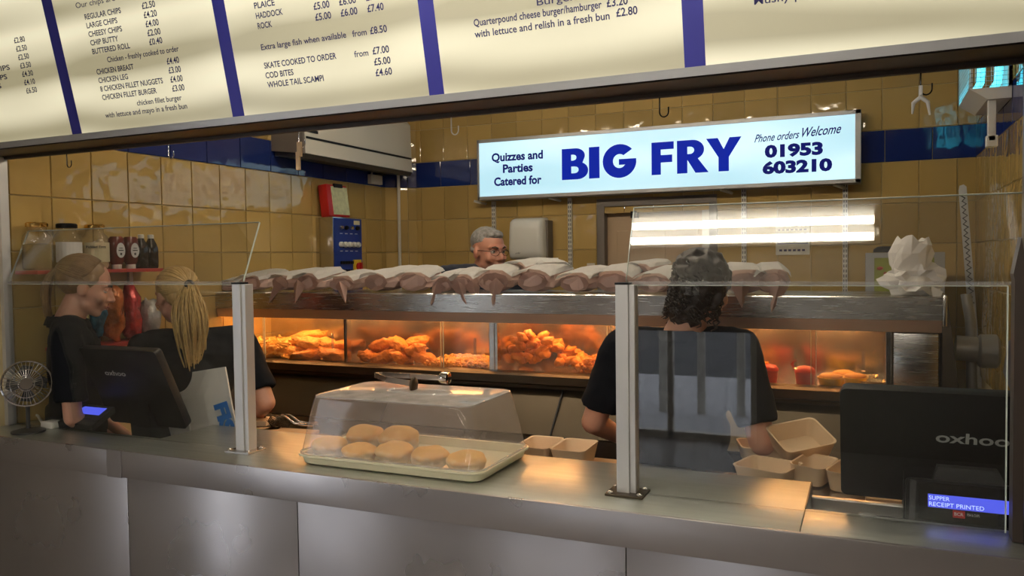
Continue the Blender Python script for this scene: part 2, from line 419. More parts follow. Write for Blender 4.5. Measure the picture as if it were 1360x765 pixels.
b = nb(); box(b, RXW, RXW+.12, 1.98, 4.82, FL, CEIL); WR = struct('wall_right', b, 'grout')
tile_wall(WR, (RXW, BY, 0), -PI/2, BY-2.0, 0, .1765, 0, .224)
# customer side
b = nb(); box(b, .30, 2.2, 1.9, 1.98, FL, CEIL); struct('wall_front_partition', b, 'dark_wood')
b = nb(); box(b, 2.1, 2.2, -3.1, 1.9, FL, CEIL); struct('wall_customer_right', b, 'plaster')
b = nb()
box(b, -2.95, -2.3, -3.2, -3.1, FL, CEIL); box(b, -.85, 2.1, -3.2, -3.1, FL, CEIL); box(b, -2.3, -.85, -3.2, -3.1, .75, CEIL)
struct('wall_street', b, 'plaster')
b = nb()
for x in (-2.3, -1.62, -.90): box(b, x, x+.05, -3.18, -3.11, FL, .75)
box(b, -2.3, -.85, -3.18, -3.11, .70, .75); box(b, -2.3, -.85, -3.18, -3.11, FL, FL+.06); box(b, -2.3, -.85, -3.18, -3.11, .28, .32)
wn = struct('window_1', b, 'white_paint')
b = nb(); box(b, -2.3, -.85, -3.15, -3.142, FL+.05, .70); obj('pane', b, 'screen_glass', wn)
wp = thing('window_poster', 'dark poster board with white stripes covering the upper shop window', 'poster', (-1.57, -3.09, -.66))
b = nb(); box(b, -2.3, -.85, -3.10, -3.085, -.66, .75); obj('board', b, 'dark_wood', wp)
b = nb()
for x in (-2.2, -2.08, -1.9, -1.78, -1.45, -1.38, -1.1): box(b, x, x+.05, -3.086, -3.08, -.34, -.04)
o_ = obj('white_stripe', b, 'label_white', wp); o_['kind'] = 'stuff'
b = nb(); box(b, -6, 5, -7, -3.2, FL-.12, FL-.02); struct('pavement', b, 'pavement')
b = nb(); box(b, -12, 9, -16, -7, FL-.14, FL-.10); struct('road', b, 'road')
b = nb(); box(b, LX-.10, LX-.04, .53, .58, FL, .45); box(b, LX-.10, LX-.04, -.12, -.07, FL, .45); box(b, LX-.10, LX-.04, -.07, .53, .39, .45); box(b, LX-.10, LX-.04, -.07, .53, FL, FL+.12); d2 = struct('door_2', b, 'white_paint')
b = nb(); box(b, LX-.075, LX-.068, -.07, .53, FL+.12, .39); obj('pane', b, 'screen_glass', d2)
b = nb(); tube(b, [(LX-.035, .45, -.7), (LX-.01, .45, -.68), (LX-.01, .45, -.42), (LX-.035, .45, -.40)], .01, 8); obj('door_handle', b, 'chrome', d2, 60)
b = nb(); box(b, -9, LX-.12, -3.2, 4.9, FL-.12, FL-.02); struct('pavement', b, 'pavement')
rl_ = thing('street_railing', 'white street railing outside the shop window', 'railing', (-1.6, -4.4, FL-.02))
for i in range(9):
    b = nb(); box(b, -3.2+.4*i, -3.12+.4*i, -4.42, -4.38, FL-.02, FL+.85); obj('rail_post', b, 'white_paint', rl_)
# door in the back wall
b = nb(); box(b, -1.509, -1.462, BY-.02, BY+.1, FL, .355); box(b, -.831, -.788, BY-.02, BY+.1, FL, .355); box(b, -1.462, -.831, BY-.02, BY+.1, .308, .355)
D1 = struct('door_1', b, 'grey_paint')
b = nb(); box(b, -1.462, -.831, BY+.045, BY+.085, FL+.005, .295, bev=.003); lf = obj('door_leaf', b, 'beige_paint', D1)
b = nb()
for x0, x1, z0, z1 in ((-1.40, -1.10, -.6, .16), (-1.06, -.90, -.6, .16)): 
    box(b, x0, x1, BY+.036, BY+.046, z0, z1, bev=.004)
obj('raised_panel', b, 'beige_paint', lf)
b = nb(); box(b, -1.45, -1.33, BY+.02, BY+.05, .285, .296); box(b, -1.27, -.94, BY+.02, BY+.05, .288, .302); box(b, -1.30, -1.262, BY-.01, BY+.045, .235, .275)
obj('door_closer', b, 'black_plastic', D1)
b = nb(); box(b, -.875, -.833, BY+.0, BY+.045, FL+.005, .295); obj('door_stop', b, 'white_paint', D1)

# ================================================================== COUNTER
CZ = -.60
ct = thing('counter', 'long stainless steel shop counter with folded front edge across the foreground', 'counter', (-1.2, 2.0, FL))
def slab(x0, x1, y0, y1, z0, z1, bev=.004):
    bm = nb(); box(bm, x0, x1, y0, y1, z0, z1, bev=bev); return bm
obj('worktop', slab(-2.21, -.13, 1.808, 2.225, CZ-.03, CZ), 'steel_top', ct, 40)
obj('worktop', slab(LX+.005, -2.2101, 1.808, 1.985, CZ-.03, CZ), 'steel_top', ct, 40)
obj('worktop', slab(-.1299, .298, 1.808, 1.985, CZ-.03, CZ), 'steel_top', ct, 40)
obj('edge_fold', slab(LX+.005, -2.178, 1.797, 1.81, -.685, CZ+.001), 'steel_front', ct, 40)
obj('edge_fold', slab(-2.176, .298, 1.797, 1.81, -.685, CZ+.001), 'steel_front', ct, 40)
b = nb(); box(b, -2.24, -2.1755, 1.7945, 1.80, -.686, CZ+.002, bev=.001); obj('joint_strip', b, 'steel_front', ct)
for x0, x1 in ((LX+.005, -2.17), (-2.168, -1.491), (-1.488, -.52), (-.518, .298)):
    bm = slab(x0, x1, 1.812, 1.83, FL+.08, -.68, .0015); obj('front_panel', bm, 'steel_front', ct, 40)
obj('back_panel', slab(-2.2, .29, 2.19, 2.21, FL, CZ-.03), 'steel', ct)
obj('cutout_cheek', slab(-.133, -.128, 1.985, 2.225, -.68, CZ), 'steel_dark', ct)
obj('till_shelf', slab(-.13, .5, 1.985, 2.26, -.70, -.68), 'steel', ct)
obj('till_shelf', slab(-2.60, -2.21, 1.985, 2.26, -.70, -.68), 'steel', ct)
obj('plinth', slab(LX+.02, .29, 1.86, 2.18, FL, FL+.08), 'steel_dark', ct)
# prep bench behind
bn = thing('prep_bench', 'steel prep bench right behind the counter carrying open food boxes', 'bench', (-.9, 2.4, FL))
obj('bench_top', slab(-2.18, -.30, 2.245, 2.47, -.69, -.66), 'steel', bn, 40)
obj('bench_top', slab(-.298, .49, 2.265, 2.76, -.69, -.66), 'steel', bn, 40)
for x in (-2.15, -1.2, -.33, .44):
    b = nb(); box(b, x-.015, x+.015, 2.27, 2.3, FL, -.69); obj('leg', b, 'steel', bn)
    b = nb(); box(b, x-.015, x+.015, 2.42, 2.45, FL, -.69); obj('leg', b, 'steel', bn)

# ------------------------------------------------------------------ glass screen
def post(px, label):
    t = thing('screen_post', label, 'post', (px, 1.95, CZ), group=None)
    b = nb(); box(b, px-.021, px+.012, 1.93, 1.965, CZ+.004, -.069, bev=.0015); obj('profile', b, 'alu', t)
    b = nb(); box(b, px+.012, px+.027, 1.936, 1.972, CZ+.004, -.070, bev=.0015); obj('glazing_channel', b, 'alu', t)
    b = nb(); box(b, px-.022, px+.013, 1.929, 1.966, -.069, -.064); obj('end_cap', b, 'black_plastic', t)
    b = nb(); box(b, px-.045, px+.052, 1.905, 1.985, CZ, CZ+.006, bev=.001); bp = obj('base_plate', b, 'steel_dark' if px > -1 else 'steel', t)
    for sx in (-.034, .041):
        for sy in (1.916, 1.974):
            b = nb(); lathe(b, [(.0075, 0), (.0075, .003), (.004, .006), (.0005, .0065)], (px+sx, sy, CZ+.006), 10); obj('bolt', b, 'chrome', bp, 40)
    return t
post(-.555, 'pale grey aluminium post of the glass screen in front of the dark-haired worker')
post(-1.803, 'pale grey aluminium post of the glass screen left of the bread roll box')
t = thing('wall_channel', 'pale metal channel fixing the glass screen to the far left wall', 'channel', (LX+.012, 1.95, CZ))
b = nb(); box(b, LX, LX+.02, 1.935, 1.968, CZ, .40, bev=.002); obj('profile', b, 'alu', t)
def pane(x0, x1, lab, gm='screen_glass'):
    t = thing('glass_pane', lab, 'glass', ((x0+x1)/2, 1.955, CZ))
    b = nb(); box(b, x0, x1, 1.952, 1.958, CZ+.003, -.072); obj('sheet', b, gm, t)
    b = nb(); box(b, x0, x1, 1.951, 1.959, -.0722, -.0705); obj('polished_edge', b, 'glass_edge', t)
    return t
pane(LX+.02, -1.79, 'lower clear glass pane of the screen between left wall and left post')
p = pane(-.528, .272, 'lower clear glass pane of the screen in front of the dark-haired worker')
b = nb(); box(b, .271, .2735, 1.951, 1.959, CZ+.003, -.072); obj('polished_edge', b, 'glass_edge', p)
ta = math.atan(.08/.186)
def tilt_pane(x0, x1, lab, h=.205):
    t = thing('sneeze_guard', lab, 'glass', ((x0+x1)/2, 1.955, -.068))
    d = Vector((0, math.sin(ta), math.cos(ta))); nn = Vector((0, -math.cos(ta), math.sin(ta))); o = Vector((0, 1.955, -.062))
    b = nb(); prism(b, [(x0, 0), (x1, 0), (x1, h), (x0, h)], o, (1,0,0), d, nn*.006); obj('sheet', b, 'upper_glass', t)
    b = nb(); prism(b, [(x0, h), (x1, h), (x1, h+.0012), (x0, h+.0012)], o, (1,0,0), d, nn*.006); obj('polished_edge', b, 'glass_edge', t)
    for xx in (x0-.0012, x1):
        b = nb(); prism(b, [(xx, 0), (xx+.0012, 0), (xx+.0012, h), (xx, h)], o, (1,0,0), d, nn*.006); obj('polished_edge', b, 'glass_edge', t)
    # clear hinge strip on top of the lower pane
    b = nb(); box(b, x0, x1, 1.946, 1.966, -.0695, -.0625, bev=.001); obj('clear_strip', b, 'clear_plastic', t)
    return t
tilt_pane(LX+.03, -1.797, 'tilted upper glass pane above the left part of the screen')
tilt_pane(-.553, .50, 'tilted upper glass pane above the right part of the screen reflecting ceiling tubes')
# dark post at the right end
t = thing('end_casing', 'dark brown casing at the far right end of the counter screen', 'casing', (.30, 1.93, CZ))
b = nb(); prism(b, [(.277, CZ+.002), (.296, CZ+.002), (.296, -.02), (.288, .03), (.2745, -.045), (.277, -.06)], (0, 1.90, 0), (1,0,0), (0,0,1), (0, .045, 0)); obj('upright', b, 'brown_metal', t)

# ================================================================== MENU BOARD
TA = math.radians(12.84)
BO = Vector((0, 1.83, .42)); BU = Vector((0, -math.sin(TA), math.cos(TA))); BN = Vector((0, -math.cos(TA), -math.sin(TA)))
def bp3(x, s, out=0): return BO + Vector((x,0,0)) + BU*s + BN*out
mb = thing('menu_board', 'long backlit cream menu board with blue dividers hung above the counter', 'menu board', (-1.2, 1.9, .40))
xs_div = [(-2.387, -2.342), (-1.703, -1.659), (-1.040, -.996), (-.377, -.330)]
TOP = .565
def bquad(bm, x0, x1, s0, s1, o0, o1): prism(bm, [(x0, s0), (x1, s0), (x1, s1), (x0, s1)], BO+BN*o0, (1,0,0), BU, BN*(o1-o0))
b = nb(); bquad(b, -2.94, 1.3, -.013, .0075, -.02, .008); obj('lower_frame', b, 'alu_frame', mb)
b = nb(); bquad(b, -2.94, 1.3, TOP-.01, TOP+.01, -.02, .008); obj('upper_frame', b, 'alu_frame', mb)
b = nb(); bm_pts = [(1.832, .403), (1.967, .403), (1.967, .99), (1.832-.13, .99), (1.838, .41)]
prism(b, bm_pts, (-2.94, 0, 0), (0,1,0), (0,0,1), (4.24, 0, 0)); obj('housing', b, 'brown_metal', mb)
b = nb(); box(b, -2.94, 1.3, 1.955, 1.972, .392, .41, bev=.003); obj('hanging_rail', b, 'brown_metal', mb, 40)
for a, c in xs_div:
    b = nb(); bquad(b, a, c, .0075, TOP-.01, 0, .004); obj('divider', b, 'blue_vinyl', mb)
MENU = {
 0: [('CHICKEN', -2.80, .262, .10), ('SAUSAGE', -2.85, .316, .12)],
 1: [], 2: [], 3: [], 4: []}
def L(par, s, x0, x1, sb, cap=.0165, bold=.018, al=None):
    bm = nb(); text_bm(bm, s, bp3(x0, sb, .0045), (1,0,0), BU, cap, x1-x0, bold=bold, thick=.0004); obj('lettering', bm, 'print_navy', par)
px0 = [-2.94]+[c for a, c in xs_div]; px1 = [a for a, c in xs_div]+[1.3]
for i, (a, c) in enumerate(zip(px0, px1)):
    b = nb(); bquad(b, a, c, .0075, TOP-.01, -.004, .0035); pn = obj('menu_panel', b, 'menu_face', mb)
    b = pn
    if i == 0:
        for k, pr in enumerate(['£2.80', '£2.50', '£2.50', '£3.50', '£4.30', '£4.10', '£6.50']):
            x = -2.556+.0*k; L(b, pr, -2.556, -2.503, .316-.0268*k, .0175)
        L(b, 'SAUSAGE & CHIPS', -2.93, -2.608, .238); L(b, 'BURGER & CHIPS', -2.93, -2.632, .210); L(b, 'FISH & CHIPS', -2.93, -2.672, .184)
    if i == 1:
        L(b, 'Our chips are freshly prepared', -2.241, -1.86, .383, .017, .004)
        for k, (s, x1, pr) in enumerate([('REGULAR CHIPS', -2.057, '£2.50'), ('LARGE CHIPS', -2.08, '£4.20'), ('CHEESY CHIPS', -2.068, '£4.00'), ('CHIP BUTTY', -2.092, '£2.00'), ('BUTTERED ROLL', -2.05, '£0.40')]):
            L(b, s, -2.213, x1, .346-.0258*k); L(b, pr, -1.969, -1.916, .345-.0258*k, .0185)
        L(b, 'Chicken - freshly cooked to order', -2.157, -1.859, .212, .0165, .012)
        for k, (s, x1, pr) in enumerate([('CHICKEN BREAST', -2.053, '£4.40'), ('CHICKEN LEG', -2.085, '£3.00'), ('8 CHICKEN FILLET NUGGETS', -1.946, '£4.00'), ('CHICKEN FILLET BURGER', -1.979, '£3.00')]):
            L(b, s, -2.214, x1, .181-.0262*k); L(b, pr, -1.915, -1.866, .180-.0265*k, .0185)
        L(b, 'chicken fillet burger', -2.071, -1.885, .073, .0165, .012); L(b, 'with lettuce and mayo in a fresh bun', -2.218, -1.87, .047, .0165, .012)
    if i == 2:
        for s, x1, y in (('COD', -1.50, .318), ('PLAICE', -1.484, .291), ('HADDOCK', -1.462, .264), ('ROCK', -1.505, .237)): L(b, s, -1.555, x1, y)
        for y in (.262, .234): L(b, '£5.00', -1.358, -1.306, y, .0185); L(b, '£6.00', -1.275, -1.222, y, .0185); L(b, '£7.40', -1.191, -1.141, y, .0185)
        L(b, '£5.00', -1.358, -1.306, .289, .0185); L(b, '£6.00', -1.275, -1.222, .289, .0185); L(b, '£7.40', -1.191, -1.141, .289, .0185)
        L(b, 'Extra large fish when available', -1.556, -1.268, .180, .0165, .012); L(b, 'from', -1.248, -1.203, .179, .0165, .012); L(b, '£8.50', -1.192, -1.140, .179, .0185)
        L(b, 'SKATE COOKED TO ORDER', -1.556, -1.309, .130); L(b, 'from', -1.251, -1.207, .127, .0165, .012); L(b, '£7.00', -1.193, -1.142, .128, .0185)
        L(b, 'COD BITES', -1.557, -1.459, .103); L(b, '£5.00', -1.193, -1.142, .100, .0185)
        L(b, 'WHOLE TAIL SCAMPI', -1.556, -1.361, .077); L(b, '£4.60', -1.193, -1.142, .072, .0185)
    if i == 3:
        L(b, 'Burger in a bun', -.719, -.50, .187, .017, .004)
        L(b, 'Quarterpound cheese burger/hamburger', -.890, -.560, .161, .0175, .014); L(b, '£3.20', -.548, -.498, .161, .0185)
        L(b, 'with lettuce and relish in a fresh bun', -.891, -.543, .134, .0175, .014); L(b, '£2.80', -.527, -.477, .137, .0185)
    if i == 4: L(b, 'Mushy peas', -.222, -.09, .122, .0175, .006)

# hooks on the rail
def hook(px, z0, m, lab, r=.011, dx=1):
    t = thing('hook', lab, 'hook', (px, 1.963, .36), group='hooks under the menu board')
    b = nb(); pts = [(px, 1.963, .393), (px, 1.963, .372)] + [(px+dx*(r-r*math.cos(a)), 1.963, .372-.016-r*math.sin(a)*1.1+.0) for a in [PI*i/8 for i in range(9)]] + [(px+dx*2*r, 1.963, .368)]
    tube(b, pts, .0018, 6); obj('wire', b, m, t, 60); return t
hook(-2.601, 0, 'black_gloss', 'dark hook under the menu board, leftmost, above the jars')
hook(-2.111, 0, 'chrome', 'metal hook under the menu board over the blue tiles at left')
hook(-1.575, 0, 'chrome', 'metal hook under the menu board holding the brown tag')
hook(-1.051, 0, 'white_plastic', 'small white hook under the menu board left of the lit sign')
hook(-.468, 0, 'black_gloss', 'black hook under the menu board above the letters of the lit sign')
hook(.107, 0, 'black_gloss', 'black hook under the menu board holding a white clip')
def peg(px, z, m, lab, cat='tag'):
    b = nb(); box(b, px-.006, px+.010, 1.958, 1.966, z-.045, z, bev=.002); box(b, px-.010, px+.002, 1.957, 1.967, z-.085, z-.03, Matrix.Rotation(.0, 4, 'Y'), bev=.002); tag(obj('paper_tag', b, m), lab, cat)
peg(-1.575, .362, 'tan_card', 'brown tag hanging from the hook in front of the air conditioner')
b = nb(); tube(b, [(.107-.016, 1.963, .305), (.107-.014, 1.963, .328), (.107, 1.963, .340), (.107+.014, 1.963, .328), (.107+.018, 1.963, .300)], [.002, .0045, .006, .0045, .002], 8); box(b, .103, .111, 1.959, 1.967, .340, .365, bev=.001)
tag(obj('plastic_clip', b, 'white_plastic', None, 60), 'white plastic clip with two prongs hanging from the right hook', 'clip')

# ================================================================== BIG FRY LIGHTBOX
SY = 4.575
sg = thing('lit_sign', 'long white backlit shop sign with blue letters high on the tiled wall', 'sign', (-1.15, 4.64, .374))
x0, x1, z0, z1 = -2.269, -.027, .374, .756
fr = .022
b = nb(); box(b, x0, x1, SY+.01, BY-.008, z0, z1); obj('case', b, 'alu_frame', sg)
b = nb(); box(b, x0, x1, SY, SY+.012, z0, z0+fr, bev=.002); box(b, x0, x1, SY, SY+.012, z1-fr, z1, bev=.002); box(b, x0, x0+fr*.7, SY, SY+.012, z0, z1, bev=.002); box(b, x1-fr*1.3, x1, SY, SY+.012, z0, z1, bev=.002)
obj('face_frame', b, 'alu_frame', sg)
b = nb(); box(b, x0+.012, x1-.024, SY+.004, SY+.009, z0+.018, z1-.018); fc = obj('lit_face', b, 'sign_face', sg)
fy = SY+.0035
def arc(cx, cy, rx, ry, a0, a1, n=14): return [(cx+rx*math.cos(math.radians(a0+(a1-a0)*i/n)), cy+ry*math.sin(math.radians(a0+(a1-a0)*i/n))) for i in range(n+1)]
def fillpoly(bm, outer, holes, X, Z, W, Hh):
    """filled glyph with holes via triangle_fill"""
    es = []
    for lp in [outer]+holes:
        vv = [bm.verts.new((X+x*W, fy, Z+y*Hh)) for x, y in lp]
        es += [bm.edges.new((vv[i], vv[(i+1) % len(vv)])) for i in range(len(vv))]
    r = bmesh.ops.triangle_fill(bm, use_beauty=True, use_dissolve=False, edges=es)
Hc = .187; Zb = .473
b = nb(); fillpoly(b, [(0,0)] + [(.5, 0)] + arc(.60, .28, .40, .28, -90, 62, 12) + arc(.52, .755, .36, .245, -18, 90, 10) + [(0, 1)],
   [[(.36, .20), (.48, .20)] + arc(.50, .31, .14, .11, -60, 60, 5) + [(.48, .42), (.36, .42)], [(.36, .61), (.44, .61)] + arc(.46, .705, .10, .09, -60, 60, 5) + [(.44, .80), (.36, .80)]], -1.695, Zb, .168, Hc)
fillpoly(b, [(0,0), (1,0), (1,1), (0,1)], [], -1.522, Zb, .066, Hc)
# G
outer = arc(.52, .5, .52, .53, 40, 360-2, 34)
G = [(.52+.52*math.cos(math.radians(a)), .5+.53*math.sin(math.radians(a))) for a in [42+ (353-42)*i/34 for i in range(35)]]
G += [(1.03, .56), (.50, .56), (.50, .38), (.70, .38)]
G += [(.52+.20*math.cos(math.radians(a)), .5+.22*math.sin(math.radians(a))) for a in [-38-(360-38-52)*i/24 for i in range(25)]]
fillpoly(b, G, [], -1.436, Zb, .198, Hc)
fillpoly(b, [(0,0), (.42,0), (.42,.37), (.93,.37), (.93,.60), (.42,.60), (.42,.77), (1,.77), (1,1), (0,1)], [], -1.141, Zb, .130, Hc)
fillpoly(b, [(0,0), (.34,0), (.34,.40), (.60,0), (1.02,0), (.68,.43)] + arc(.50, .70, .38, .30, -45, 90, 12) + [(0,1)], [[(.34, .58), (.42, .58)] + arc(.43, .69, .13, .11, -70, 70, 6) + [(.42, .80), (.34, .80)]], -.993, Zb, .175, Hc)
fillpoly(b, [(.36,0), (.66,0), (.66,.42), (1.02,1), (.68,1), (.51,.66), (.34,1), (0,1), (.36,.42)], [], -.828, Zb, .190, Hc)
obj('big_lettering', b, 'sign_blue', fc, base=True)
def S(s, x0, x1, z, cap, bold):
    bm = nb(); text_bm(bm, s, (x0, fy, z), (1,0,0), (0,0,1), cap, x1-x0, bold=bold, thick=-.0002); obj('lettering', bm, 'sign_navy', fc)
S('Quizzes and', -2.167, -1.818, .614, .052, .035); S('Parties', -2.090, -1.887, .540, .052, .035); S('Catered for', -2.152, -1.829, .461, .052, .035)
S('01953', -.511, -.213, .537, .064, .055); S('603210', -.523, -.167, .448, .063, .055)
b = nb(); text_bm(b, 'Phone orders', (-.566, fy, .621), (1,0,.035), (0,0,1), .044, .235, bold=.012, shear=.45, thick=-.0002)
text_bm(b, 'Welcome', (-.318, fy, .632), (1,0,.045), (0,0,1), .052, .195, bold=.012, shear=.45, thick=-.0002)
obj('script_lettering', b, 'sign_navy', fc)
for x in (-2.255, -1.74, -.70, -.11):
    b = nb(); tube(b, [(x-.05, 4.60, z0-.002), (x-.02, 4.63, z0-.012), (x, 4.67, z0-.018)], .009, 6); obj('bracket', b, 'white_plastic', sg)

# ================================================================== WALL ITEMS
for i, (x, zt, lab) in enumerate([(-2.206, .37, 'slotted white shelf upright left of the paper towel dispenser'), (-1.683, .37, 'slotted white shelf upright between towel dispenser and door'), (-.636, .40, 'slotted white shelf upright right of the door'), (-.105, .40, 'slotted white shelf upright below the right end of the lit sign')]):
    t = thing('shelf_upright', lab, 'shelf upright', (x, 4.685, -.5), group='shelf uprights')
    b = nb(); box(b, x-.013, x+.013, 4.675, 4.692, -.5, zt, bev=.001); obj('channel', b, 'white_paint', t)
    b = nb(); k = -.45
    while k < zt-.02:
        for s in (-.006, .006): box(b, x+s-.0022, x+s+.0022, 4.6735, 4.6755, k, k+.016)
        k += .027
    sl = obj('slots', b, 'print_dark', t); sl['kind'] = 'stuff'
# towel dispenser
td = thing('towel_dispenser', 'white plastic paper towel dispenser on the yellow tiles beside the man', 'dispenser', (-1.96, 4.6, -.01))
b = nb(); loops = []
for z, k, d in ((-.005, .92, .84), (.01, .97, .95), (.05, .985, 1.0), (.18, .96, .98), (.225, .95, .92), (.243, .88, .80), (.25, .80, .6)):
    loops.append([(-1.925+x*k, 4.69-.17*d+(y+.5)*.17*d if True else 0, z) for x, y in rrect(.225, 1, .035, 4)])
loops = [[(-1.925+x*k, 4.69-(1-((y+.085)/.17))*.17*d, z) for x, y in rrect(.235, .17, .035, 4)] for z, k, d in ((-.005, .92, .84), (.01, .97, .95), (.05, .985, 1.0), (.18, .96, .98), (.225, .95, .92), (.243, .88, .80), (.252, .80, .6))]
loft(b, loops); obj('cover', b, 'white_gloss', td, 50)
b = nb(); box(b, -2.02, -1.80, 4.60, 4.69, -.03, .235, bev=.005); obj('back_plate', b, 'grey_paint', td)
b = nb(); text_bm(b, 'jofel', (-1.985, 4.515, .028), (1,0,0), (0,0,1), .012, .036, shear=.4); obj('logo', b, 'print_dark', td)
# call point sign
t = thing('wall_notice', 'small red and white square notice on the wall left of the door', 'notice', (-1.552, 4.69, -.085))
b = nb(); box(b, -1.577, -1.527, 4.686, 4.692, -.085, -.035); obj('plate', b, 'white_paint', t); b = nb(); box(b, -1.572, -1.553, 4.684, 4.687, -.075, -.05); box(b, -1.549, -1.531, 4.684, 4.687, -.075, -.05); obj('symbol', b, 'red_plastic', t)
# calendar sheet
t = thing('wall_calendar', 'white printed sheet with a blue row pinned on tiles right of the door', 'calendar', (-.375, 4.69, .0))
b = nb(); box(b, -.464, -.286, 4.686, 4.691, .0, .21); sh = obj('sheet', b, 'paper_print', t)
b = nb()
for i in range(6): box(b, -.445+i*.024, -.430+i*.024, 4.684, 4.687, .02, .031)
box(b, -.455, -.295, 4.684, 4.687, .06, .066)
for r in range(4):
    for i in range(7): box(b, -.455+i*.023, -.440+i*.023, 4.684, 4.687, .085+r*.025, .094+r*.025)
obj('printed_rows', b, 'print_navy', sh)
# AC unit
ac = thing('air_conditioner', 'white wall mounted air conditioner high on the left wall under the ceiling', 'air conditioner', (-2.82, 4.0, .6))
b = nb(); prism(b, [(0, .60), (.215, .575), (.205, .88), (.16, .93), (0, .93)], (LX+.008, 3.45, 0), (1,0,0), (0,0,1), (0, 1.09, 0)); obj('casing', b, 'white_paint', ac)
b = nb(); prism(b, [(0, .598), (.214, .573), (.204, .882), (.16, .932), (0, .932)], (LX+.008, 3.435, 0), (1,0,0), (0,0,1), (0, .016, 0)); obj('end_cover', b, 'grey_paint', ac)
b = nb(); box(b, -2.735, -2.7245, 3.46, 4.53, .655, .666); obj('air_slot', b, 'black_plastic', ac)
b = nb(); box(b, -2.740, -2.7255, 3.47, 3.56, .690, .705); obj('badge', b, 'black_plastic', ac)
b = nb(); prism(b, [(.01, .572), (.20, .551), (.214, .5725), (.01, .597)], (LX+.008, 3.45, 0), (1,0,0), (0,0,1), (0, 1.09, 0)); obj('underside', b, 'dark_grey_plastic', ac)
# socket and cable
t = thing('wall_socket', 'white socket box with plug and curled cable on the blue tiles', 'socket', (-2.93, 4.4, .49))
b = nb(); box(b, LX+.005, LX+.035, 4.345, 4.475, .495, .555, bev=.003); obj('box', b, 'white_plastic', t, 40)
b = nb(); tube(b, [(LX+.02, 4.37, .555), (LX+.02, 4.38, .58), (LX+.02, 4.42, .60), (LX+.02, 4.46, .605), (LX+.02, 4.50, .62)], .006, 6); obj('cable', b, 'white_plastic', t, 60)
b = nb(); box(b, LX+.005, LX+.05, 4.43, 4.50, .56, .61, bev=.006); obj('plug', b, 'black_plastic', t)
b = nb(); cyl(b, (-2.862, 4.585, -.5), (-2.862, 4.585, .62), .011, 10); tag(obj('conduit_pipe', b, 'white_paint', None, 60), 'thin white vertical pipe running down the tiled corner', 'pipe')
# control box
cb = thing('control_box', 'steel switch box with blue control face on the left wall', 'control box', (-2.88, 3.95, -.15))
b = nb(); box(b, LX+.006, -2.82, 3.80, 4.085, -.20, .255, bev=.004); obj('case', b, 'steel_bright', cb, 40)
b = nb(); box(b, -2.822, -2.816, 3.805, 4.08, -.195, .25); fp = obj('blue_face', b, 'blue_panel', cb)
for i, y in enumerate((3.87, 3.92, 3.97, 4.03)):
    b = nb(); lathe(b, [(.013, 0), (.013, .01), (.009, .018)], (-2.816, y, .195), 14, 'X'); obj('gauge', b, 'chrome' if i % 2 == 0 else 'black_plastic', fp, 40)
for i in range(5):
    b = nb(); lathe(b, [(.017, 0), (.017, .012), (.012, .02)], (-2.816, 3.865+.042*i, .095), 14, 'X'); kn = obj('knob', b, 'white_plastic', fp, 40)
for r in range(2):
    for i in range(5):
        b = nb(); box(b, -2.817, -2.808, 3.86+.026*i, 3.88+.026*i, -.02-.05*r, -.002-.05*r, bev=.002); obj('rocker_switch', b, 'black_plastic', fp)
b = nb(); box(b, -2.817, -2.806, 3.985, 4.06, -.075, .005, bev=.002); iso = obj('isolator_plate', b, 'yellow_plastic', fp)
b = nb(); lathe(b, [(.022, 0), (.022, .012), (.018, .014)], (-2.806, 4.025, -.035), 16, 'X'); box(b, -2.796, -2.78, 4.018, 4.034, -.058, -.012); obj('isolator_knob', b, 'red_plastic', iso, 40)
b = nb(); box(b, -2.817, -2.8145, 4.0, 4.06, .215, .24); obj('warning_label', b, 'label_cream', fp)
b = nb()
for i in range(4): box(b, -2.817, -2.8148, 3.86+.05*i, 3.885+.05*i, .158, .162); box(b, -2.817, -2.8148, 3.86+.05*i, 3.885+.05*i, .055, .059)
obj('printed_marks', b, 'label_white', fp)
# red clipboard
t = thing('red_clipboard_box', 'red plastic clipboard box with printed sheet standing on the control box', 'clipboard', (-2.86, 3.87, .256))
Rc = Matrix.Translation((-2.87, 3.9, .256)) @ Matrix.Rotation(math.radians(-7), 4, 'Y')
b = nb(); box(b, -.03, .03, -.10, .10, 0, .19, Rc, bev=.006); obj('case', b, 'red_plastic', t, 40)
b = nb(); box(b, .031, .034, -.06, .095, .012, .178, Rc); obj('printed_sheet', b, 'map_paper', t)
b = nb(); box(b, .028, .042, -.035, .045, .172, .195, Rc, bev=.003); obj('clip', b, 'black_plastic', t)
# insect killer (upper right)
ik = thing('insect_killer', 'white insect killer unit with glowing cyan tubes high in right corner', 'insect killer', (.44, 3.7, .54))
IX0, IX1, IY0, IY1, IZ0, IZ1 = .365, .506, 3.58, 3.98, .60, .80
b = nb(); prism(b, [(IX0, .605), (IX1, .605), (IX1, .56), (IX0+.06, .56)], (0, IY0, 0), (1,0,0), (0,0,1), (0, IY1-IY0, 0)); obj('tray', b, 'white_gloss', ik)
b = nb()
for (x, y) in ((IX0, IY0), (IX1-.01, IY0), (IX0, IY1-.01), (IX1-.01, IY1-.01)): box(b, x, x+.01, y, y+.01, .605, .82)
box(b, IX0, IX1, IY0, IY1, .82, .835); box(b, IX1-.012, IX1, IY0, IY1, .605, .82); obj('frame', b, 'white_gloss', ik)
b = nb()
for k in range(12): z = .612+k*.0175; tube(b, [(IX0-.002, IY1, z), (IX0-.002, IY0-.002, z), (IX1, IY0-.002, z)], .0012, 4)
for k in range(9): x = IX0+k*.018; tube(b, [(x, IY0-.003, .605), (x, IY0-.003, .82)], .0008, 4)
for k in range(22): y = IY0+k*.018; tube(b, [(IX0-.003, y, .605), (IX0-.003, y, .82)], .0008, 4)
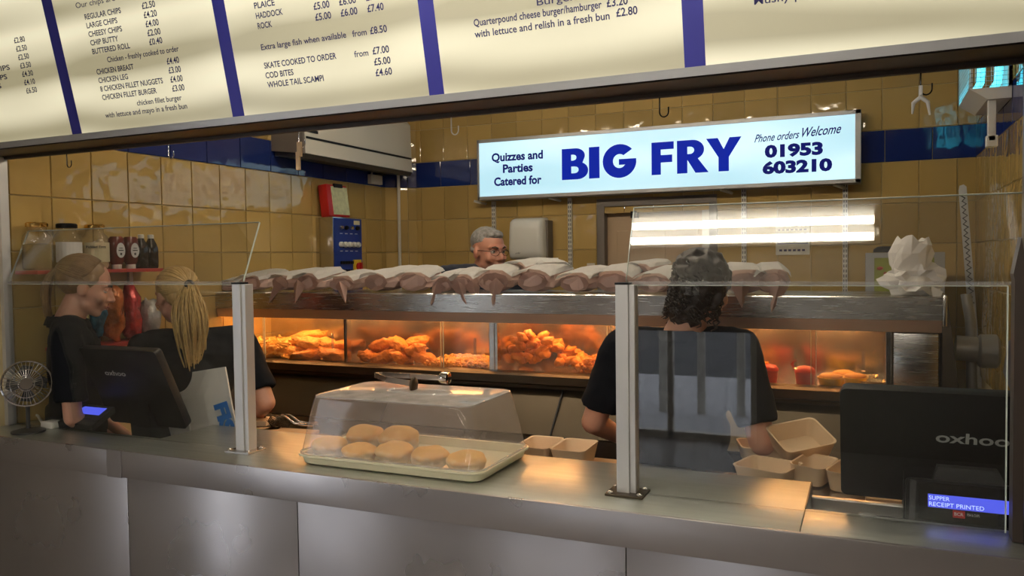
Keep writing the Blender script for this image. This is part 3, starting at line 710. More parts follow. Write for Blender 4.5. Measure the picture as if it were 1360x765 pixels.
g = obj('wire_grille', b, 'chrome', ik)
for x in (.405, .465):
    b = nb(); tube(b, [(x, IY1-.04, .79), (x, IY0+.04, .79), (x, IY0+.02, .755), (x, IY0+.015, .71), (x, IY0+.02, .665), (x, IY0+.04, .63), (x, IY1-.04, .63)], .014, 8); obj('lamp_tube', b, 'uv_tube', ik, 60)
b = nb(); box(b, .43, .458, 3.60, 3.63, .40, .56, bev=.004); box(b, .425, .465, 3.60, 3.64, .38, .425, bev=.004); obj('mounting_arm', b, 'white_gloss', ik)
ik.location.z += .03
# torn patterned strip leaning in the corner
t = thing('patterned_strip', 'tall white strip with black zigzag marks leaning in the right corner', 'strip', (.46, 4.5, -.5))
A = Vector((.436, 4.56, .34)); Bq = Vector((.50, 4.45, -.66)); dd = (A-Bq); Lq = dd.length; dn = dd.normalized()
b = nb(); prism(b, [(-.018, 0), (.018, 0), (.018, Lq-.012), (.006, Lq), (-.012, Lq-.006), (-.018, Lq-.03)], Bq, (1,0,0), dn, (0,.006,0)); obj('strip', b, 'label_white', t)
b = nb(); pts = []
for k in range(46):
    pts.append(Bq+dn*(.3+k*.0145)+Vector(((.009+.003*math.sin(k*1.7))*(-1)**k, -.002, 0)))
tube(b, pts, .0028, 4); obj('zigzag_mark', b, 'print_dark', t)
# framed oven / warmer behind the range end
t = thing('picture_oven', 'grey framed warmer with yellow-green picture panel behind the crumpled bag', 'oven', (.165, 4.25, -.45))
b = nb(); box(b, -.005, .335, 4.2, 4.5, -.62, .005, bev=.006); obj('case', b, 'grey_paint', t, 40)
b = nb(); box(b, -.003, .333, 4.192, 4.202, -.02, .004); box(b, -.003, .035, 4.192, 4.202, -.5, -.02); box(b, .29, .333, 4.192, 4.202, -.5, -.02); obj('front_frame', b, 'alu_frame', t)
b = nb(); box(b, .035, .29, 4.196, 4.203, -.5, -.02); pc = obj('picture_panel', b, 'green_picture', t)
b = nb()
for i in range(9): blob(b, (.06+.025*i, 4.194, -.07-.03*(i % 3)), (.016, .003, .010), 1, .2, seed=i, rot=Matrix.Rotation(i, 3, 'Y'))
obj('red_motif', b, 'red_paint', pc)
b = nb(); loft(b, [[(.16+x*k, 4.33+y*k, z) for x, y in rrect(.26, .16, .04, 4)] for z, k in ((.006, 1), (.022, .98), (.034, .85), (.036, .7))]); obj('top_cover', b, 'black_plastic', t, 50)['label'] = 'flat black top cover'
b = nb(); box(b, -.02, .36, 4.15, 4.62, FL, -.62); tag(obj('low_cabinet', b, 'steel_dark'), 'low dark cabinet carrying the grey framed warmer', 'cabinet')

# ================================================================== FRYING RANGE
RY = 3.0; RL, RR = LX+.006, .232
rg = thing('frying_range', 'long stainless frying range with glazed hot cabinet full of battered food', 'frying range', (-1.35, 3.25, FL))
def xprism(prof, x0, x1): 
    bm = nb(); prism(bm, prof, (x0, 0, 0), (0,1,0), (0,0,1), (x1-x0, 0, 0)); return bm
obj('top_shelf', xprism([(3.0, -.226), (3.0, -.150), (3.004, -.146), (3.42, -.146), (3.42, -.155), (3.02, -.155), (3.02, -.226)], RL, RR), 'steel_brushed', rg)
obj('lower_lip', xprism([(3.004, -.2265), (3.024, -.2265), (3.024, -.268), (3.012, -.268)], RL, RR), 'orange_lit_steel', rg)
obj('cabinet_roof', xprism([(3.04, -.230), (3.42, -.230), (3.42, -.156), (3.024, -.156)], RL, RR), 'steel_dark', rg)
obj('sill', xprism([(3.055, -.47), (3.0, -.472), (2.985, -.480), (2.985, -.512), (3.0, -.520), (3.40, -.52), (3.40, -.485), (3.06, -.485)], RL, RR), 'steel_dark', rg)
obj('cabinet_deck', xprism([(3.05, -.4848), (3.40, -.4848), (3.40, -.478), (3.05, -.478)], RL, .07), 'steel_bright', rg)
obj('rear_panel', xprism([(3.40, -.478), (3.405, -.478), (3.405, -.23), (3.40, -.23)], RL, .07), 'steel_bright', rg)
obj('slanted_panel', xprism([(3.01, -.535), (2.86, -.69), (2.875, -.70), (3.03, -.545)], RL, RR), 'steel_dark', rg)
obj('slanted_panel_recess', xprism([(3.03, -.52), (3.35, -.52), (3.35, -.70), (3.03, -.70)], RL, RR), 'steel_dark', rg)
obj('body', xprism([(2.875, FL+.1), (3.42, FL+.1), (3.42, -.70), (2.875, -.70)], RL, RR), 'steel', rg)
for x in (-2.64, -1.9, -1.12, -.35):
    b = nb(); prism(b, [(3.006, -.537), (2.856, -.692), (2.85, -.69), (3.0, -.533)], (x, 0, 0), (0,1,0), (0,0,1), (.006, 0, 0)); obj('seam', b, 'black_plastic', rg)
DIV = [-2.19, -1.437, -.683]
for i, x in enumerate(DIV):
    b = nb(); wv = .010 if i == 0 else .020
    box(b, x-wv, x+wv*.2, 3.028, 3.06, -.475, -.262, bev=.002); box(b, x+wv*.3, x+wv, 3.026, 3.06, -.475, -.262, bev=.002); obj('mullion', b, 'steel_bright', rg)
    b = nb(); box(b, x-.004, x+.004, 3.06, 3.40, -.478, -.232); obj('bay_partition', b, 'steel_bright', rg)
b = nb(); box(b, .062, .080, 3.026, 3.06, -.475, -.262, bev=.002); obj('mullion', b, 'steel_bright', rg)
b = nb(); box(b, .0, .0, 0, 0, 0, 0) if False else None
bays = [(RL, -2.20), (-2.178, -1.459), (-1.415, -.705), (-.661, .062)]
for i, (a, c) in enumerate(bays):
    m = a+(c-a)*(.37 if i == 0 else .69)
    for q0, q1, yy in ((a, m, 3.036), (m-.02, c, 3.046)):
        b = nb(); box(b, q0, q1, yy, yy+.004, -.472, -.262); g = obj('glass_door', b, 'hot_glass', rg)
        b = nb(); box(b, q1-.002 if yy < 3.04 else q0, q1 if yy < 3.04 else q0+.002, yy-.001, yy+.005, -.472, -.264); obj('glass_edge', b, 'glass_edge', g)
        if yy > 3.04 or i == 3:
            b = nb(); xx = q1-.07; tube(b, [(xx, yy-.004, -.41), (xx, yy-.008, -.40), (xx, yy-.008, -.35), (xx, yy-.004, -.34)], .006, 6); obj('finger_pull', b, 'clear_plastic', g)
    b = nb(); cyl(b, (a+.04, 3.16, -.25), (c-.04, 3.16, -.25), .008, 8); obj('heat_lamp', b, 'heat_lamp', rg)
b = nb(); box(b, .086, .222, 3.012, 3.03, -.474, -.272, bev=.003); obj('blank_door', b, 'steel_brushed', rg, 40)
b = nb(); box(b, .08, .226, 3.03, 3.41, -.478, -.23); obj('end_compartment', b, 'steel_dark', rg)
# slanted end
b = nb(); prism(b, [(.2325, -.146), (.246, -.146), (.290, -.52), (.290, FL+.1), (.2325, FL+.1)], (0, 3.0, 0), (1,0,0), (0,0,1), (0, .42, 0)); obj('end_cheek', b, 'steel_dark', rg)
b = nb(); box(b, .233, .246, 2.99, 3.41, -.245, -.14, bev=.003); obj('end_trim', b, 'steel_bright', rg, 40)
# vent pipe and motor beside the range end
t = thing('extractor_motor', 'pale round motor housing with pipe beside the right end of the range', 'motor', (.39, 3.25, FL))
b = nb(); cyl(b, (.292, 3.25, -.34), (.40, 3.25, -.35), .045, 16); lathe(b, [(.045, 0), (.06, .01), (.06, .06), (.045, .07)], (.36, 3.25, -.35), 16, 'X'); obj('motor_housing', b, 'alu_frame', t, 40)
b = nb(); tube(b, [(.33, 3.3, -.15), (.345, 3.3, -.25), (.35, 3.3, -.45), (.355, 3.3, -.6), (.36, 3.3, FL)], .018, 10); obj('pipe', b, 'alu_frame', t, 60)
b = nb(); lathe(b, [(.08, 0), (.08, .05), (.06, .08), (.02, .09)], (.39, 3.2, -.60), 20); box(b, .32, .46, 3.13, 3.27, FL, -.60); obj('pump_base', b, 'white_paint', t, 40)
# dark blue bag hanging on right wall
b = nb(); blob(b, (.455, 2.9, -.36), (.05, .22, .12), 3, .12, 5, 3); tag(obj('dark_coat', b, 'navy_cloth', None, 180), 'dark navy coat hanging on the right wall beyond the screen', 'coat')

# ------------------------------------------------------------------ food in the cabinet
DK = -.478
def food(name, lab, m, c, r, rz, seed, cat, group, tilt=0, amp=.22, sub=3, freq=9):
    b = nb(); R = Matrix.Rotation(rz, 3, 'Z') @ Matrix.Rotation(tilt, 3, 'Y'); s_ = blob(b, c, r, sub, amp, freq, seed, R)
    for v in s_: v.co += Vector(noise.noise_vector(v.co*75))*.0055
    return tag(obj(name, b, m, None, 180), lab, cat, group)
k = 0
fish1 = [(-2.60, 3.14, .03, .12, .4, 'batter_pale'), (-2.50, 3.16, .075, .10, -.3, 'batter_pale'), (-2.44, 3.12, .028, .11, .7, 'batter'), (-2.55, 3.22, .10, .10, .2, 'batter_pale'), (-2.40, 3.18, .07, .09, -.4, 'batter_pale'), (-2.68, 3.2, .06, .11, .1, 'batter_pale'), (-2.30, 3.10, .028, .09, .2, 'batter'), (-2.33, 3.18, .062, .10, .5, 'batter'), (-2.24, 3.15, .03, .05, 1.2, 'batter'), (-2.75, 3.15, .03, .1, .2, 'batter_pale')]
orn = ['leftmost', 'second', 'third', 'fourth', 'fifth', 'sixth', 'seventh', 'eighth', 'ninth', 'tenth']
for i, (x, y, z, l, rz, m) in enumerate(sorted(fish1)): food('battered_fish', 'golden battered fish piece in the left bay of the hot cabinet, %s from the left' % orn[i], m, (x, y, DK+z), (l, .045, .03), rz, i+1, 'fish', 'battered fish in the left bay', .15*(-1)**i)
for i, (x, y, z, l, rz) in enumerate([(-2.11, 3.10, .03, .065, 1.3), (-2.03, 3.10, .032, .07, .2), (-1.95, 3.12, .03, .06, .9), (-2.07, 3.14, .082, .06, .1), (-1.99, 3.16, .085, .07, -.5), (-1.90, 3.15, .06, .08, -.35), (-1.84, 3.13, .035, .07, -.2), (-1.93, 3.21, .09, .07, .4), (-2.10, 3.22, .06, .06, .3)]):
    food('battered_sausage' if i < 4 else 'battered_fish', ('battered sausage in the second bay of the hot cabinet, %s' % ['leftmost', 'upright beside the leftmost', 'rightmost low one', 'topmost'][i]) if i < 4 else 'battered fish piece in the second bay of the hot cabinet, %s' % ['top left', 'top middle', 'right of the top', 'lowest at right', 'at the back', 'back left'][i-4 if i-4 < 6 else 5], 'batter', (x, y, DK+z), (l, .03 if i < 4 else .042, .028), rz, 20+i, 'sausage' if i < 4 else 'fish', 'battered sausages in the second bay' if i < 4 else 'battered fish in the second bay', .3*(-1)**i)
rng = random.Random(4)
for i in range(58):
    u = rng.random(); x = -1.40+.36*rng.random()**1.1; y = 3.09+.2*rng.random(); hmax = .125*math.exp(-((x+1.29)/.12)**2)+.02
    food('chicken_nugget', 'orange breaded chicken piece in the heap of the third bay', 'batter', (x, y, DK+.02+hmax*rng.random()**.6), (.026+.012*rng.random(), .022, .018), rng.random()*3, 50+i, 'chicken piece', 'chicken pieces heaped in the third bay', rng.random()-.5, .2, 2)
def scraps(name, x0, x1, lab, n, m, zmax=.03, s=1.0):
    b = nb()
    for i in range(n):
        r = rng.uniform(.005, .011)*s; s_ = bmesh.ops.create_icosphere(b, subdivisions=1, radius=r)['verts']
        c = Vector((rng.uniform(x0, x1), rng.uniform(3.07, 3.36), DK+r*.6+rng.random()*zmax))
        for v in s_: v.co = c + Vector((v.co.x*rng.uniform(.8, 1.6), v.co.y*rng.uniform(.8, 1.5), v.co.z*rng.uniform(.6, 1.2)))
    tag(obj(name, b, m, None, 180), lab, 'batter scraps', None, 'stuff')
scraps('batter_scraps', -1.80, -1.47, 'loose golden batter scraps covering the second bay floor', 700, 'batter_pale', .02)
scraps('batter_scraps', -1.07, -.71, 'orange batter scraps heaped at the right of the third bay', 1200, 'batter', .055, 1.1)
scraps('chip_heap', -.65, -.36, 'small orange pieces on the fourth bay floor', 500, 'batter', .05, 1.1)
b = nb()
for i in range(420):
    c = Vector((rng.uniform(-2.93, -2.58), rng.uniform(3.08, 3.36), DK+.01+rng.random()*.07)); Rr = Matrix.Translation(c) @ Euler((rng.uniform(-.4, .4), rng.uniform(-.4, .4), rng.random()*3)).to_matrix().to_4x4()
    box(b, -.03, .03, -.005, .005, -.005, .005, Rr)
tag(obj('chip_heap', b, 'chips'), 'heap of golden chips at the left end of the hot cabinet', 'chips', None, 'stuff')
# red tubs, pies, foil trays (right bay)
def tub(x, y, lab):
    t = thing('red_tub', lab, 'tub', (x, y, DK), group='red tubs in the hot cabinet')
    b = nb(); lathe(b, [(.030, 0), (.036, .045), (.038, .047)], (x, y, DK), 20); obj('cup', b, 'red_plastic', t, 50)
    b = nb(); lathe(b, [(.038, .047), (.038, .053), (.026, .066), (.008, .070)], (x, y, DK), 20); tube(b, [(x-.03, y, DK+.05), (x-.045, y, DK+.075), (x-.03, y, DK+.09)], .006, 6); obj('lid', b, 'red_plastic', t, 50)
tub(-.205, 3.10, 'red lidded tub left of the pies in the hot cabinet'); tub(-.335, 3.11, 'red lidded tub beside the worker arm in the hot cabinet')
def pie(x, y, r, rz, lab, z=0):
    t = thing('pie', lab, 'pie', (x, y, DK+z), group='pies in yellow foil')
    b = nb(); lathe(b, [(r*.80, 0), (r, .030), (r*1.04, .031), (r*1.04, .034), (r*.9, .034)], (x, y, DK+z), 24); obj('foil_case', b, 'foil_yellow', t, 40)
    b = nb(); s_ = blob(b, (x, y, DK+z+.036), (r*.92, r*.92, .013), 3, .06, 10, int(x*100)); obj('crust', b, 'pie_crust', t, 180)
pie(-.118, 3.09, .043, 0, 'pie in yellow foil in front, right of the red tub'); pie(-.075, 3.19, .043, 0, 'pie in yellow foil behind the front pie'); pie(-.035, 3.12, .040, 0, 'pie in yellow foil next to the empty foil tray')
b = nb(); loft(b, [[(.02+x*k, 3.11+y*k, DK+z) for x, y in rrect(.085, .07, .012, 4)] for k, z in ((.8, 0), (1, .022), (1.05, .024), (1.05, .026), (.97, .025), (.78, .004))]); tag(obj('foil_tray', b, 'foil', None, 30), 'empty shiny foil tray at the right end of the hot cabinet', 'foil tray', 'foil trays')
b = nb(); loft(b, [[(.0+x*k, 3.24+y*k, DK+z) for x, y in rrect(.085, .07, .012, 4)] for k, z in ((.8, 0), (1, .022), (1.05, .024), (1.05, .026), (.97, .025), (.78, .004))]); tag(obj('foil_tray', b, 'foil', None, 30), 'second shiny foil tray behind the front one in hot cabinet', 'foil tray', 'foil trays')

# ------------------------------------------------------------------ wrapped parcels on the range top
def parcel(x, y, wd, h, ln, rz, seed, lab, flap=0, lift=0.0, tilt=0.0):
    rr = random.Random(seed); z = -.1455+lift
    t = thing('wrapped_parcel', lab, 'parcel', (x, y, z), rz, 'paper wrapped parcels on the range top')
    NS, NR = 10, 6; loops = []
    for i in range(NR):
        u = i/(NR-1); yy = -ln*.0 + u*ln
        e = 1-.30*max(0, .12-u)/.12-.25*max(0, u-.8)/.2
        lp = []
        for k in range(NS):
            a = 2*PI*k/NS; cx_, sz = math.cos(a), math.sin(a)
            px = math.copysign(abs(cx_)**.85, cx_)*wd/2*e*(1+rr.uniform(-.10, .10)); pz = h*.5*(1+math.copysign(abs(sz)**.95, sz)*e)*(1+rr.uniform(-.07, .07))
            pz = max(0.001, pz); lp.append((px, yy+rr.uniform(-.012, .012), pz+u*tilt))
        loops.append(lp)
    b = nb(); loft(b, loops); bd = obj('bundle', b, 'warm_lit_paper', t, local=True)
    # folded end, pushed in creases
    b = nb(); c = Vector((rr.uniform(-.02, .02), .012, h*.42)); ring = []
    n = 9
    for k in range(n):
        a = 2*PI*k/n; ring.append(b.verts.new((math.cos(a)*wd*.42, -.006+rr.uniform(-.008, .006), h*.5+math.sin(a)*h*.42)))
    cv = b.verts.new(c)
    for k in range(n): b.faces.new((ring[k], ring[(k+1) % n], cv))
    bmesh.ops.solidify(b, geom=b.faces[:], thickness=.0012); obj('folded_end', b, 'warm_lit_paper', t, local=True)
    # hood: outer sheet lying over the top, overhanging in front
    b = nb(); prev = None; rows = []
    for i, (yy, ov) in enumerate(((-.026, .001), (.03, .005), (.35*ln, .007), (.65*ln, .006), (.95*ln, .004))):
        row = []
        for k in range(7):
            a = PI*(.10+.80*k/6); e = 1.07
            px = math.copysign(abs(math.cos(a))**.75, math.cos(a))*wd/2*e; pz = h*.5*(1+math.sin(a)**.8*e)+ov
            row.append(b.verts.new((px+rr.uniform(-.004, .004), yy+rr.uniform(-.012, .010)-(.014 if (i == 0 and k == 3) else 0), pz+rr.uniform(-.003, .003)+max(0, yy/ln)*tilt)))
        rows.append(row)
    for r0, r1 in zip(rows, rows[1:]):
        for k in range(6): b.faces.new((r0[k], r0[k+1], r1[k+1], r1[k]))
    bmesh.ops.solidify(b, geom=b.faces[:], thickness=-.0012); obj('outer_sheet', b, 'paper', t, local=True)
    for f in range(flap):
        b = nb(); fx = rr.uniform(-.3, .3)*wd + (f-.5*(flap-1))*.08; a_ = [(fx-.035, -.008, h*.40), (fx+.035, -.010, h*.35), (fx+.006, -.034, h*.7), (fx+rr.uniform(-.05, .05), -.040, -.045-rr.random()*.018)]
        vv = [b.verts.new(p) for p in a_]; b.faces.new((vv[0], vv[2], vv[3])); b.faces.new((vv[2], vv[1], vv[3])); bmesh.ops.solidify(b, geom=b.faces[:], thickness=.0012); obj('paper_flap', b, 'warm_lit_paper', t, local=True)
    return t
PK = [ # px centre, width m, height, length, rot, flap, depth y, lift
 (305, .13, .050, .26, -.10, 0, 3.06, 0), (333, .15, .075, .28, -.16, 0, 3.03, 0), (374, .15, .078, .28, -.22, 1, 3.02, 0), (409, .15, .082, .26, -.18, 1, 3.02, 0),
 (455, .16, .070, .24, -.15, 1, 3.02, 0), (500, .165, .085, .30, -.25, 0, 3.03, 0), (549, .16, .085, .27, -.05, 0, 3.03, 0), (590, .10, .070, .22, -.15, 1, 3.03, 0), (614, .11, .075, .24, .1, 2, 3.03, 0),
 (656, .165, .090, .28, -.12, 1, 3.03, 0), (708, .165, .092, .28, -.12, 0, 3.03, 0), (764, .155, .078, .30, -.30, 0, 3.03, 0), (814, .16, .085, .30, -.18, 0, 3.03, 0), (868, .15, .075, .28, -.2, 0, 3.03, 0), (922, .15, .075, .28, 0, 0, 3.03, 0), (990, .16, .085, .26, .1, 1, 3.03, 0), (1026, .125, .085, .26, .15, 1, 3.03, 0)]
ordn = ['first', 'second', 'third', 'fourth', 'fifth', 'sixth', 'seventh', 'eighth', 'ninth', 'tenth', 'eleventh', 'twelfth', 'thirteenth', 'fourteenth', 'fifteenth', 'sixteenth', 'seventeenth']
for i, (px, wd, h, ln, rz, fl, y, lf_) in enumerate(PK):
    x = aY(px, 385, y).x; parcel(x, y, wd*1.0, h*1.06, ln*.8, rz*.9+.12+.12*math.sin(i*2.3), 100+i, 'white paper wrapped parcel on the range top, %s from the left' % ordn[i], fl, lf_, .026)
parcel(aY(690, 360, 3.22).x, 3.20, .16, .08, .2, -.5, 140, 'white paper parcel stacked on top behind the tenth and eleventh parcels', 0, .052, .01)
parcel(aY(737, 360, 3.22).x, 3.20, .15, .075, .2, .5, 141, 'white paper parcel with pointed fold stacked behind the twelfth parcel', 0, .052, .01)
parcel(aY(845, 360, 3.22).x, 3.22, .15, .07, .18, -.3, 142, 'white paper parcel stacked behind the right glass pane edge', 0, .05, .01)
# big crumpled paper bag at the right end
t = thing('crumpled_bag', 'crumpled white paper bag with torn open top on the range right end', 'paper bag', (.14, 3.1, -.1455))
def crumple(b, c, r, seed, n=2, amp=.2):
    s_ = blob(b, c, r, 3, amp, 9, seed)
    for v in s_: v.co += Vector(noise.noise_vector(v.co*28))*.012; v.co.z = max(v.co.z, -.145)
b = nb(); crumple(b, (.155, 3.12, -.095), (.095, .08, .058), 5); obj('lower_bundle', b, 'paper', t)
b = nb(); loops = []
rr = random.Random(3)
for i, (z, r) in enumerate(((-.06, .055), (-.035, .062), (.0, .066), (.03, .060), (.052, .048))):
    loops.append([(.137+r*1.05*math.cos(2*PI*k/16)*(1+rr.uniform(-.12, .12))+i*.002, 3.12+r*math.sin(2*PI*k/16)*(1+rr.uniform(-.12, .12)), z+(rr.uniform(-.012, .014) if i == 4 else rr.uniform(-.006, .006))) for k in range(16)])
loops.append([(.14+.03*math.cos(2*PI*k/16), 3.12+.03*math.sin(2*PI*k/16), .03) for k in range(16)])
loft(b, loops); obj('open_top', b, 'paper', t)
b = nb(); vv = [b.verts.new(p) for p in ((.20, 3.03, -.11), (.235, 3.02, -.13), (.21, 3.0, -.19))]; b.faces.new(vv); bmesh.ops.solidify(b, geom=b.faces[:], thickness=.0015); obj('paper_flap', b, 'paper', t)

# ================================================================== SHELVES ON THE LEFT WALL
SZ = -.022
t = thing('red_shelf', 'upper red wall shelf carrying jars and sauce bottles on the left', 'shelf', (-2.88, 2.3, SZ))
b = nb(); box(b, LX+.008, -2.815, 1.99, 2.57, SZ-.014, SZ, bev=.002); obj('board', b, 'red_paint', t)
t = thing('red_shelf', 'lower red wall shelf with snack bags behind the young woman', 'shelf', (-2.88, 2.3, -.34))
b = nb(); box(b, LX+.008, -2.79, 2.10, 2.62, -.34, -.325, bev=.002); obj('board', b, 'red_paint', t)
for y in (2.33, 2.50):
    b = nb(); box(b, LX+.008, LX+.02, y-.01, y+.01, -.6, SZ); tag(obj('shelf_upright', b, 'white_paint'), 'white slotted upright between the two red shelves, %s one' % ('left' if y < 2.4 else 'right'), 'shelf upright', 'red shelf uprights')
def jar(y, m_lid, lab, labm, txt=None, fill='brine', r=.052, h=.165, x=-2.89):
    t = thing('jar', lab, 'jar', (x, y, SZ), group='big jars on the red shelf')
    pr = [(r*.9, 0), (r, .01), (r, h*.68), (r*.93, h*.80), (r*.66, h*.90), (r*.64, h)]
    b = nb(); lathe(b, pr, (x, y, SZ+.0005), 24); obj('glass_body', b, 'jar_glass', t, 50)
    b = nb(); lathe(b, [(r*.86, .006), (r*.93, .015), (r*.93, h*.60), (r*.5, h*.62)], (x, y, SZ), 20); fl = obj('contents', b, fill, t, 50)
    b = nb()
    for q in range(7): blob(b, (x+.030*math.cos(q*2.4), y+.030*math.sin(q*2.4), SZ+.035+.014*q*.8), (.019, .019, .024), 2, .03, seed=q)
    if fill == 'egg': obj('pickled_eggs', b, 'egg', fl, 180)
    else: b.free()
    b = nb(); lathe(b, [(r*.72, h), (r*.74, h+.002), (r*.74, h+.014), (r*.66, h+.018)], (x, y, SZ), 24); obj('lid', b, m_lid, t, 40)
    if labm:
        b = nb(); n = 10; lo = [[(x+(r+.001)*math.cos(a), y+(r+.001)*math.sin(a), SZ+z) for a in [math.radians(-75+75*2*i/n-10) for i in range(n+1)]] for z in (.03, h*.66)]
        rs = [[b.verts.new(p) for p in q] for q in lo]
        for i in range(n): b.faces.new((rs[0][i], rs[0][i+1], rs[1][i+1], rs[1][i]))
        lb = obj('label', b, labm, t)
        if txt:
            vdir = Vector((x, y, 0)).normalized(); ux = Vector((-vdir.y, vdir.x, 0))*-1
            ux = Vector((.58, .81, 0)); nn_ = Vector((.81, -.58, 0))
            b = nb(); 
            o_ = Vector((x, y, SZ))+nn_*(r+.0025)
            text_bm(b, txt, o_-ux*.036+Vector((0,0,h*.52)), ux, (0,0,1), .011, .072, bold=.02, thick=0); box(b, 0, 0, 0, 0, 0, 0) if False else None
            obj('lettering', b, 'print_dark', lb)
    return t
jar(2.045, 'gold', 'large glass jar with gold lid, leftmost on the upper red shelf', None)
jar(2.17, 'black_plastic', 'large glass jar with black lid and white label on the red shelf', 'label_white')
jar(2.295, 'gold', 'large jar of pickled eggs with cream label on the red shelf', 'label_cream', 'Pickled Eggs', 'egg')
def sauce(y, m, lab, ketch):
    x = -2.865
    t = thing('sauce_bottle', lab, 'bottle', (x, y, SZ), group='sauce bottles on the red shelf')
    if ketch:
        b = nb(); lathe(b, [(.018, 0), (.019, .002), (.019, .018), (.012, .02)], (x, y, SZ), 16); obj('cap', b, 'white_plastic', t, 40)
        b = nb(); loft(b, [[(x+p*1, y+q, SZ+z) for p, q in rrect(.05*k, .062*k, .018*k, 4)] for z, k in ((.018, .6), (.03, .85), (.06, .95), (.10, 1.0), (.125, .92), (.135, .7))]); obj('body', b, m, t, 50)
        b = nb(); o_ = Vector((x+.0265, y, SZ+.075)); sh_ = [(math.cos(a)*.021, math.sin(a)*.034*(1 if math.sin(a) > -.3 else .85)) for a in [2*PI*i/16 for i in range(16)]]
        prism(b, sh_, o_, (0,1,0), (0,0,1), (.001,0,0)); lb = obj('label', b, 'label_white', t)
        b = nb(); box(b, o_.x+.001, o_.x+.0018, y-.012, y+.012, SZ+.075, SZ+.079); box(b, o_.x+.001, o_.x+.0018, y-.009, y+.009, SZ+.085, SZ+.088); blob(b, (o_.x+.001, y, SZ+.062), (.001, .006, .006), 1, 0); obj('print', b, 'print_dark', lb)
    else:
        b = nb(); loft(b, [[(x+p*1, y+q, SZ+z) for p, q in rrect(.045*k, .052*k, .012*k, 3)] for z, k in ((.0, .9), (.008, 1), (.085, 1.0), (.105, .8), (.125, .45), (.13, .42))]); obj('body', b, m, t, 50)
        b = nb(); lathe(b, [(.013, 0), (.013, .014), (.010, .017)], (x, y, SZ+.13), 14); obj('cap', b, 'white_plastic', t, 40)
for i, (y, kx) in enumerate(((2.375, 1), (2.445, 1), (2.50, 0), (2.552, 0))):
    lab = ['left red ketchup bottle standing on its white cap', 'right red ketchup bottle standing on its white cap', 'dark sauce bottle with white cap next to the ketchup', 'dark sauce bottle with white cap at the shelf end'][i]
    sauce(y, 'ketchup' if kx else 'brown_sauce', lab, kx)
def bagm(y, z, w_, h_, m, lab, seed):
    b = nb(); s_ = blob(b, (-2.86, y, z+h_/2), (.045, w_/2, h_/2), 3, .14, 8, seed)
    for v in s_: v.co += Vector(noise.noise_vector(v.co*22))*.018+Vector(noise.noise_vector(v.co*60))*.007; v.co.z = max(v.co.z, z); v.co.x = max(v.co.x, LX+.012)
    tag(obj('snack_bag', b, m, None, 180), lab, 'snack bag', 'snack bags on the lower red shelf')
bagm(2.16, -.325, .10, .18, 'crisp_yellow', 'yellowish striped snack bag beside the young woman face', 1)
bagm(2.245, -.325, .10, .22, 'crisp_blue', 'dark blue snack bag on the lower red shelf', 2)
bagm(2.34, -.325, .10, .24, 'crisp_orange', 'orange-brown snack bag in the middle of lower red shelf', 3)
bagm(2.43, -.325, .08, .24, 'crisp_red', 'red snack bag right on the lower red shelf', 4)
bagm(2.52, -.325, .09, .17, 'crisp_grey', 'pale grey plastic bag at the end of lower red shelf', 5)

# ================================================================== BREAD ROLL BOX
BX0, BX1, BY0, BY1 = -1.545, -.925, 1.862, 2.222
bcx, bcy = (BX0+BX1)/2, (BY0+BY1)/2
tr = thing('bread_tray', 'cream plastic tray holding bread rolls on the steel counter', 'tray', (bcx, bcy, CZ))
def rl(w_, h_, r, z, n=5): return [(bcx+x, bcy+y, z) for x, y in rrect(w_, h_, r, n)]
W_, D_ = BX1-BX0, BY1-BY0
b = nb(); loft(b, [rl(W_-.05, D_-.05, .03, CZ+.001), rl(W_-.03, D_-.03, .035, CZ+.006), rl(W_-.018, D_-.018, .04, CZ+.024), rl(W_, D_, .045, CZ+.028), rl(W_, D_, .045, CZ+.033), rl(W_-.03, D_-.03, .035, CZ+.033), rl(W_-.05, D_-.05, .03, CZ+.009)]); obj('tray_body', b, 'cream_plastic', tr, 40)
ld = thing('bread_cover', 'clear plastic cover with frosted top covering the bread rolls', 'cover', (bcx, bcy, CZ+.034))
z0 = CZ+.034; zt = -.398
b = nb(); loft(b, [rl(W_-.012, D_-.012, .04, z0), rl(W_-.018, D_-.016, .04, z0+.003), rl(W_-.052, D_-.032, .04, (z0+zt)/2), rl(W_-.086, D_-.048, .04, zt-.012), rl(W_-.098, D_-.058, .04, zt)], False, False)
obj('clear_walls', b, 'lid_clear', ld, 180)
b = nb(); loft(b, [rl(W_-.098, D_-.058, .04, zt), rl(W_-.12, D_-.08, .03, zt+.003)], False, True); obj('frosted_top', b, 'lid_frost', ld, 50)
b = nb(); loft(b, [[(bcx+.02+x*k, bcy+y*k, zt+.0045+dz) for x, y in [(.105*math.cos(2*PI*i/28), .045*math.sin(2*PI*i/28)) for i in range(28)]] for k, dz in ((1.05, 0), (1.0, .004), (.92, .0005))], False, False); obj('handle_recess_rim', b, 'clear_plastic', ld, 50)
b = nb(); tube(b, rl(W_-.097, D_-.057, .04, zt-.001), .0028, 6, closed=True); obj('moulded_edge', b, 'clear_plastic', ld, 180)
b = nb(); tube(b, rl(W_-.012, D_-.012, .04, z0+.002), .003, 6, closed=True); obj('moulded_edge', b, 'clear_plastic', ld, 180)
rolls = [(-1.462, 1.935, .054, .2, .070), (-1.352, 1.928, .052, .1, .058), (-1.238, 1.935, .057, -.1, .072), (-1.120, 1.94, .055, .5, .066), (-1.008, 1.943, .057, .1, .062), (-1.42, 2.055, .060, .2, .080), (-1.300, 2.06, .062, .1, .086)]
labs = ['pale bread roll at the front left corner of the tray', 'flatter bread roll second from the left in front row', 'bread roll in the middle of the front row', 'bread roll with torn floury side, fourth in front row', 'browner bread roll at the front right of the tray', 'bread roll in the back row at left', 'bread roll with a dark speck in the back row at right']
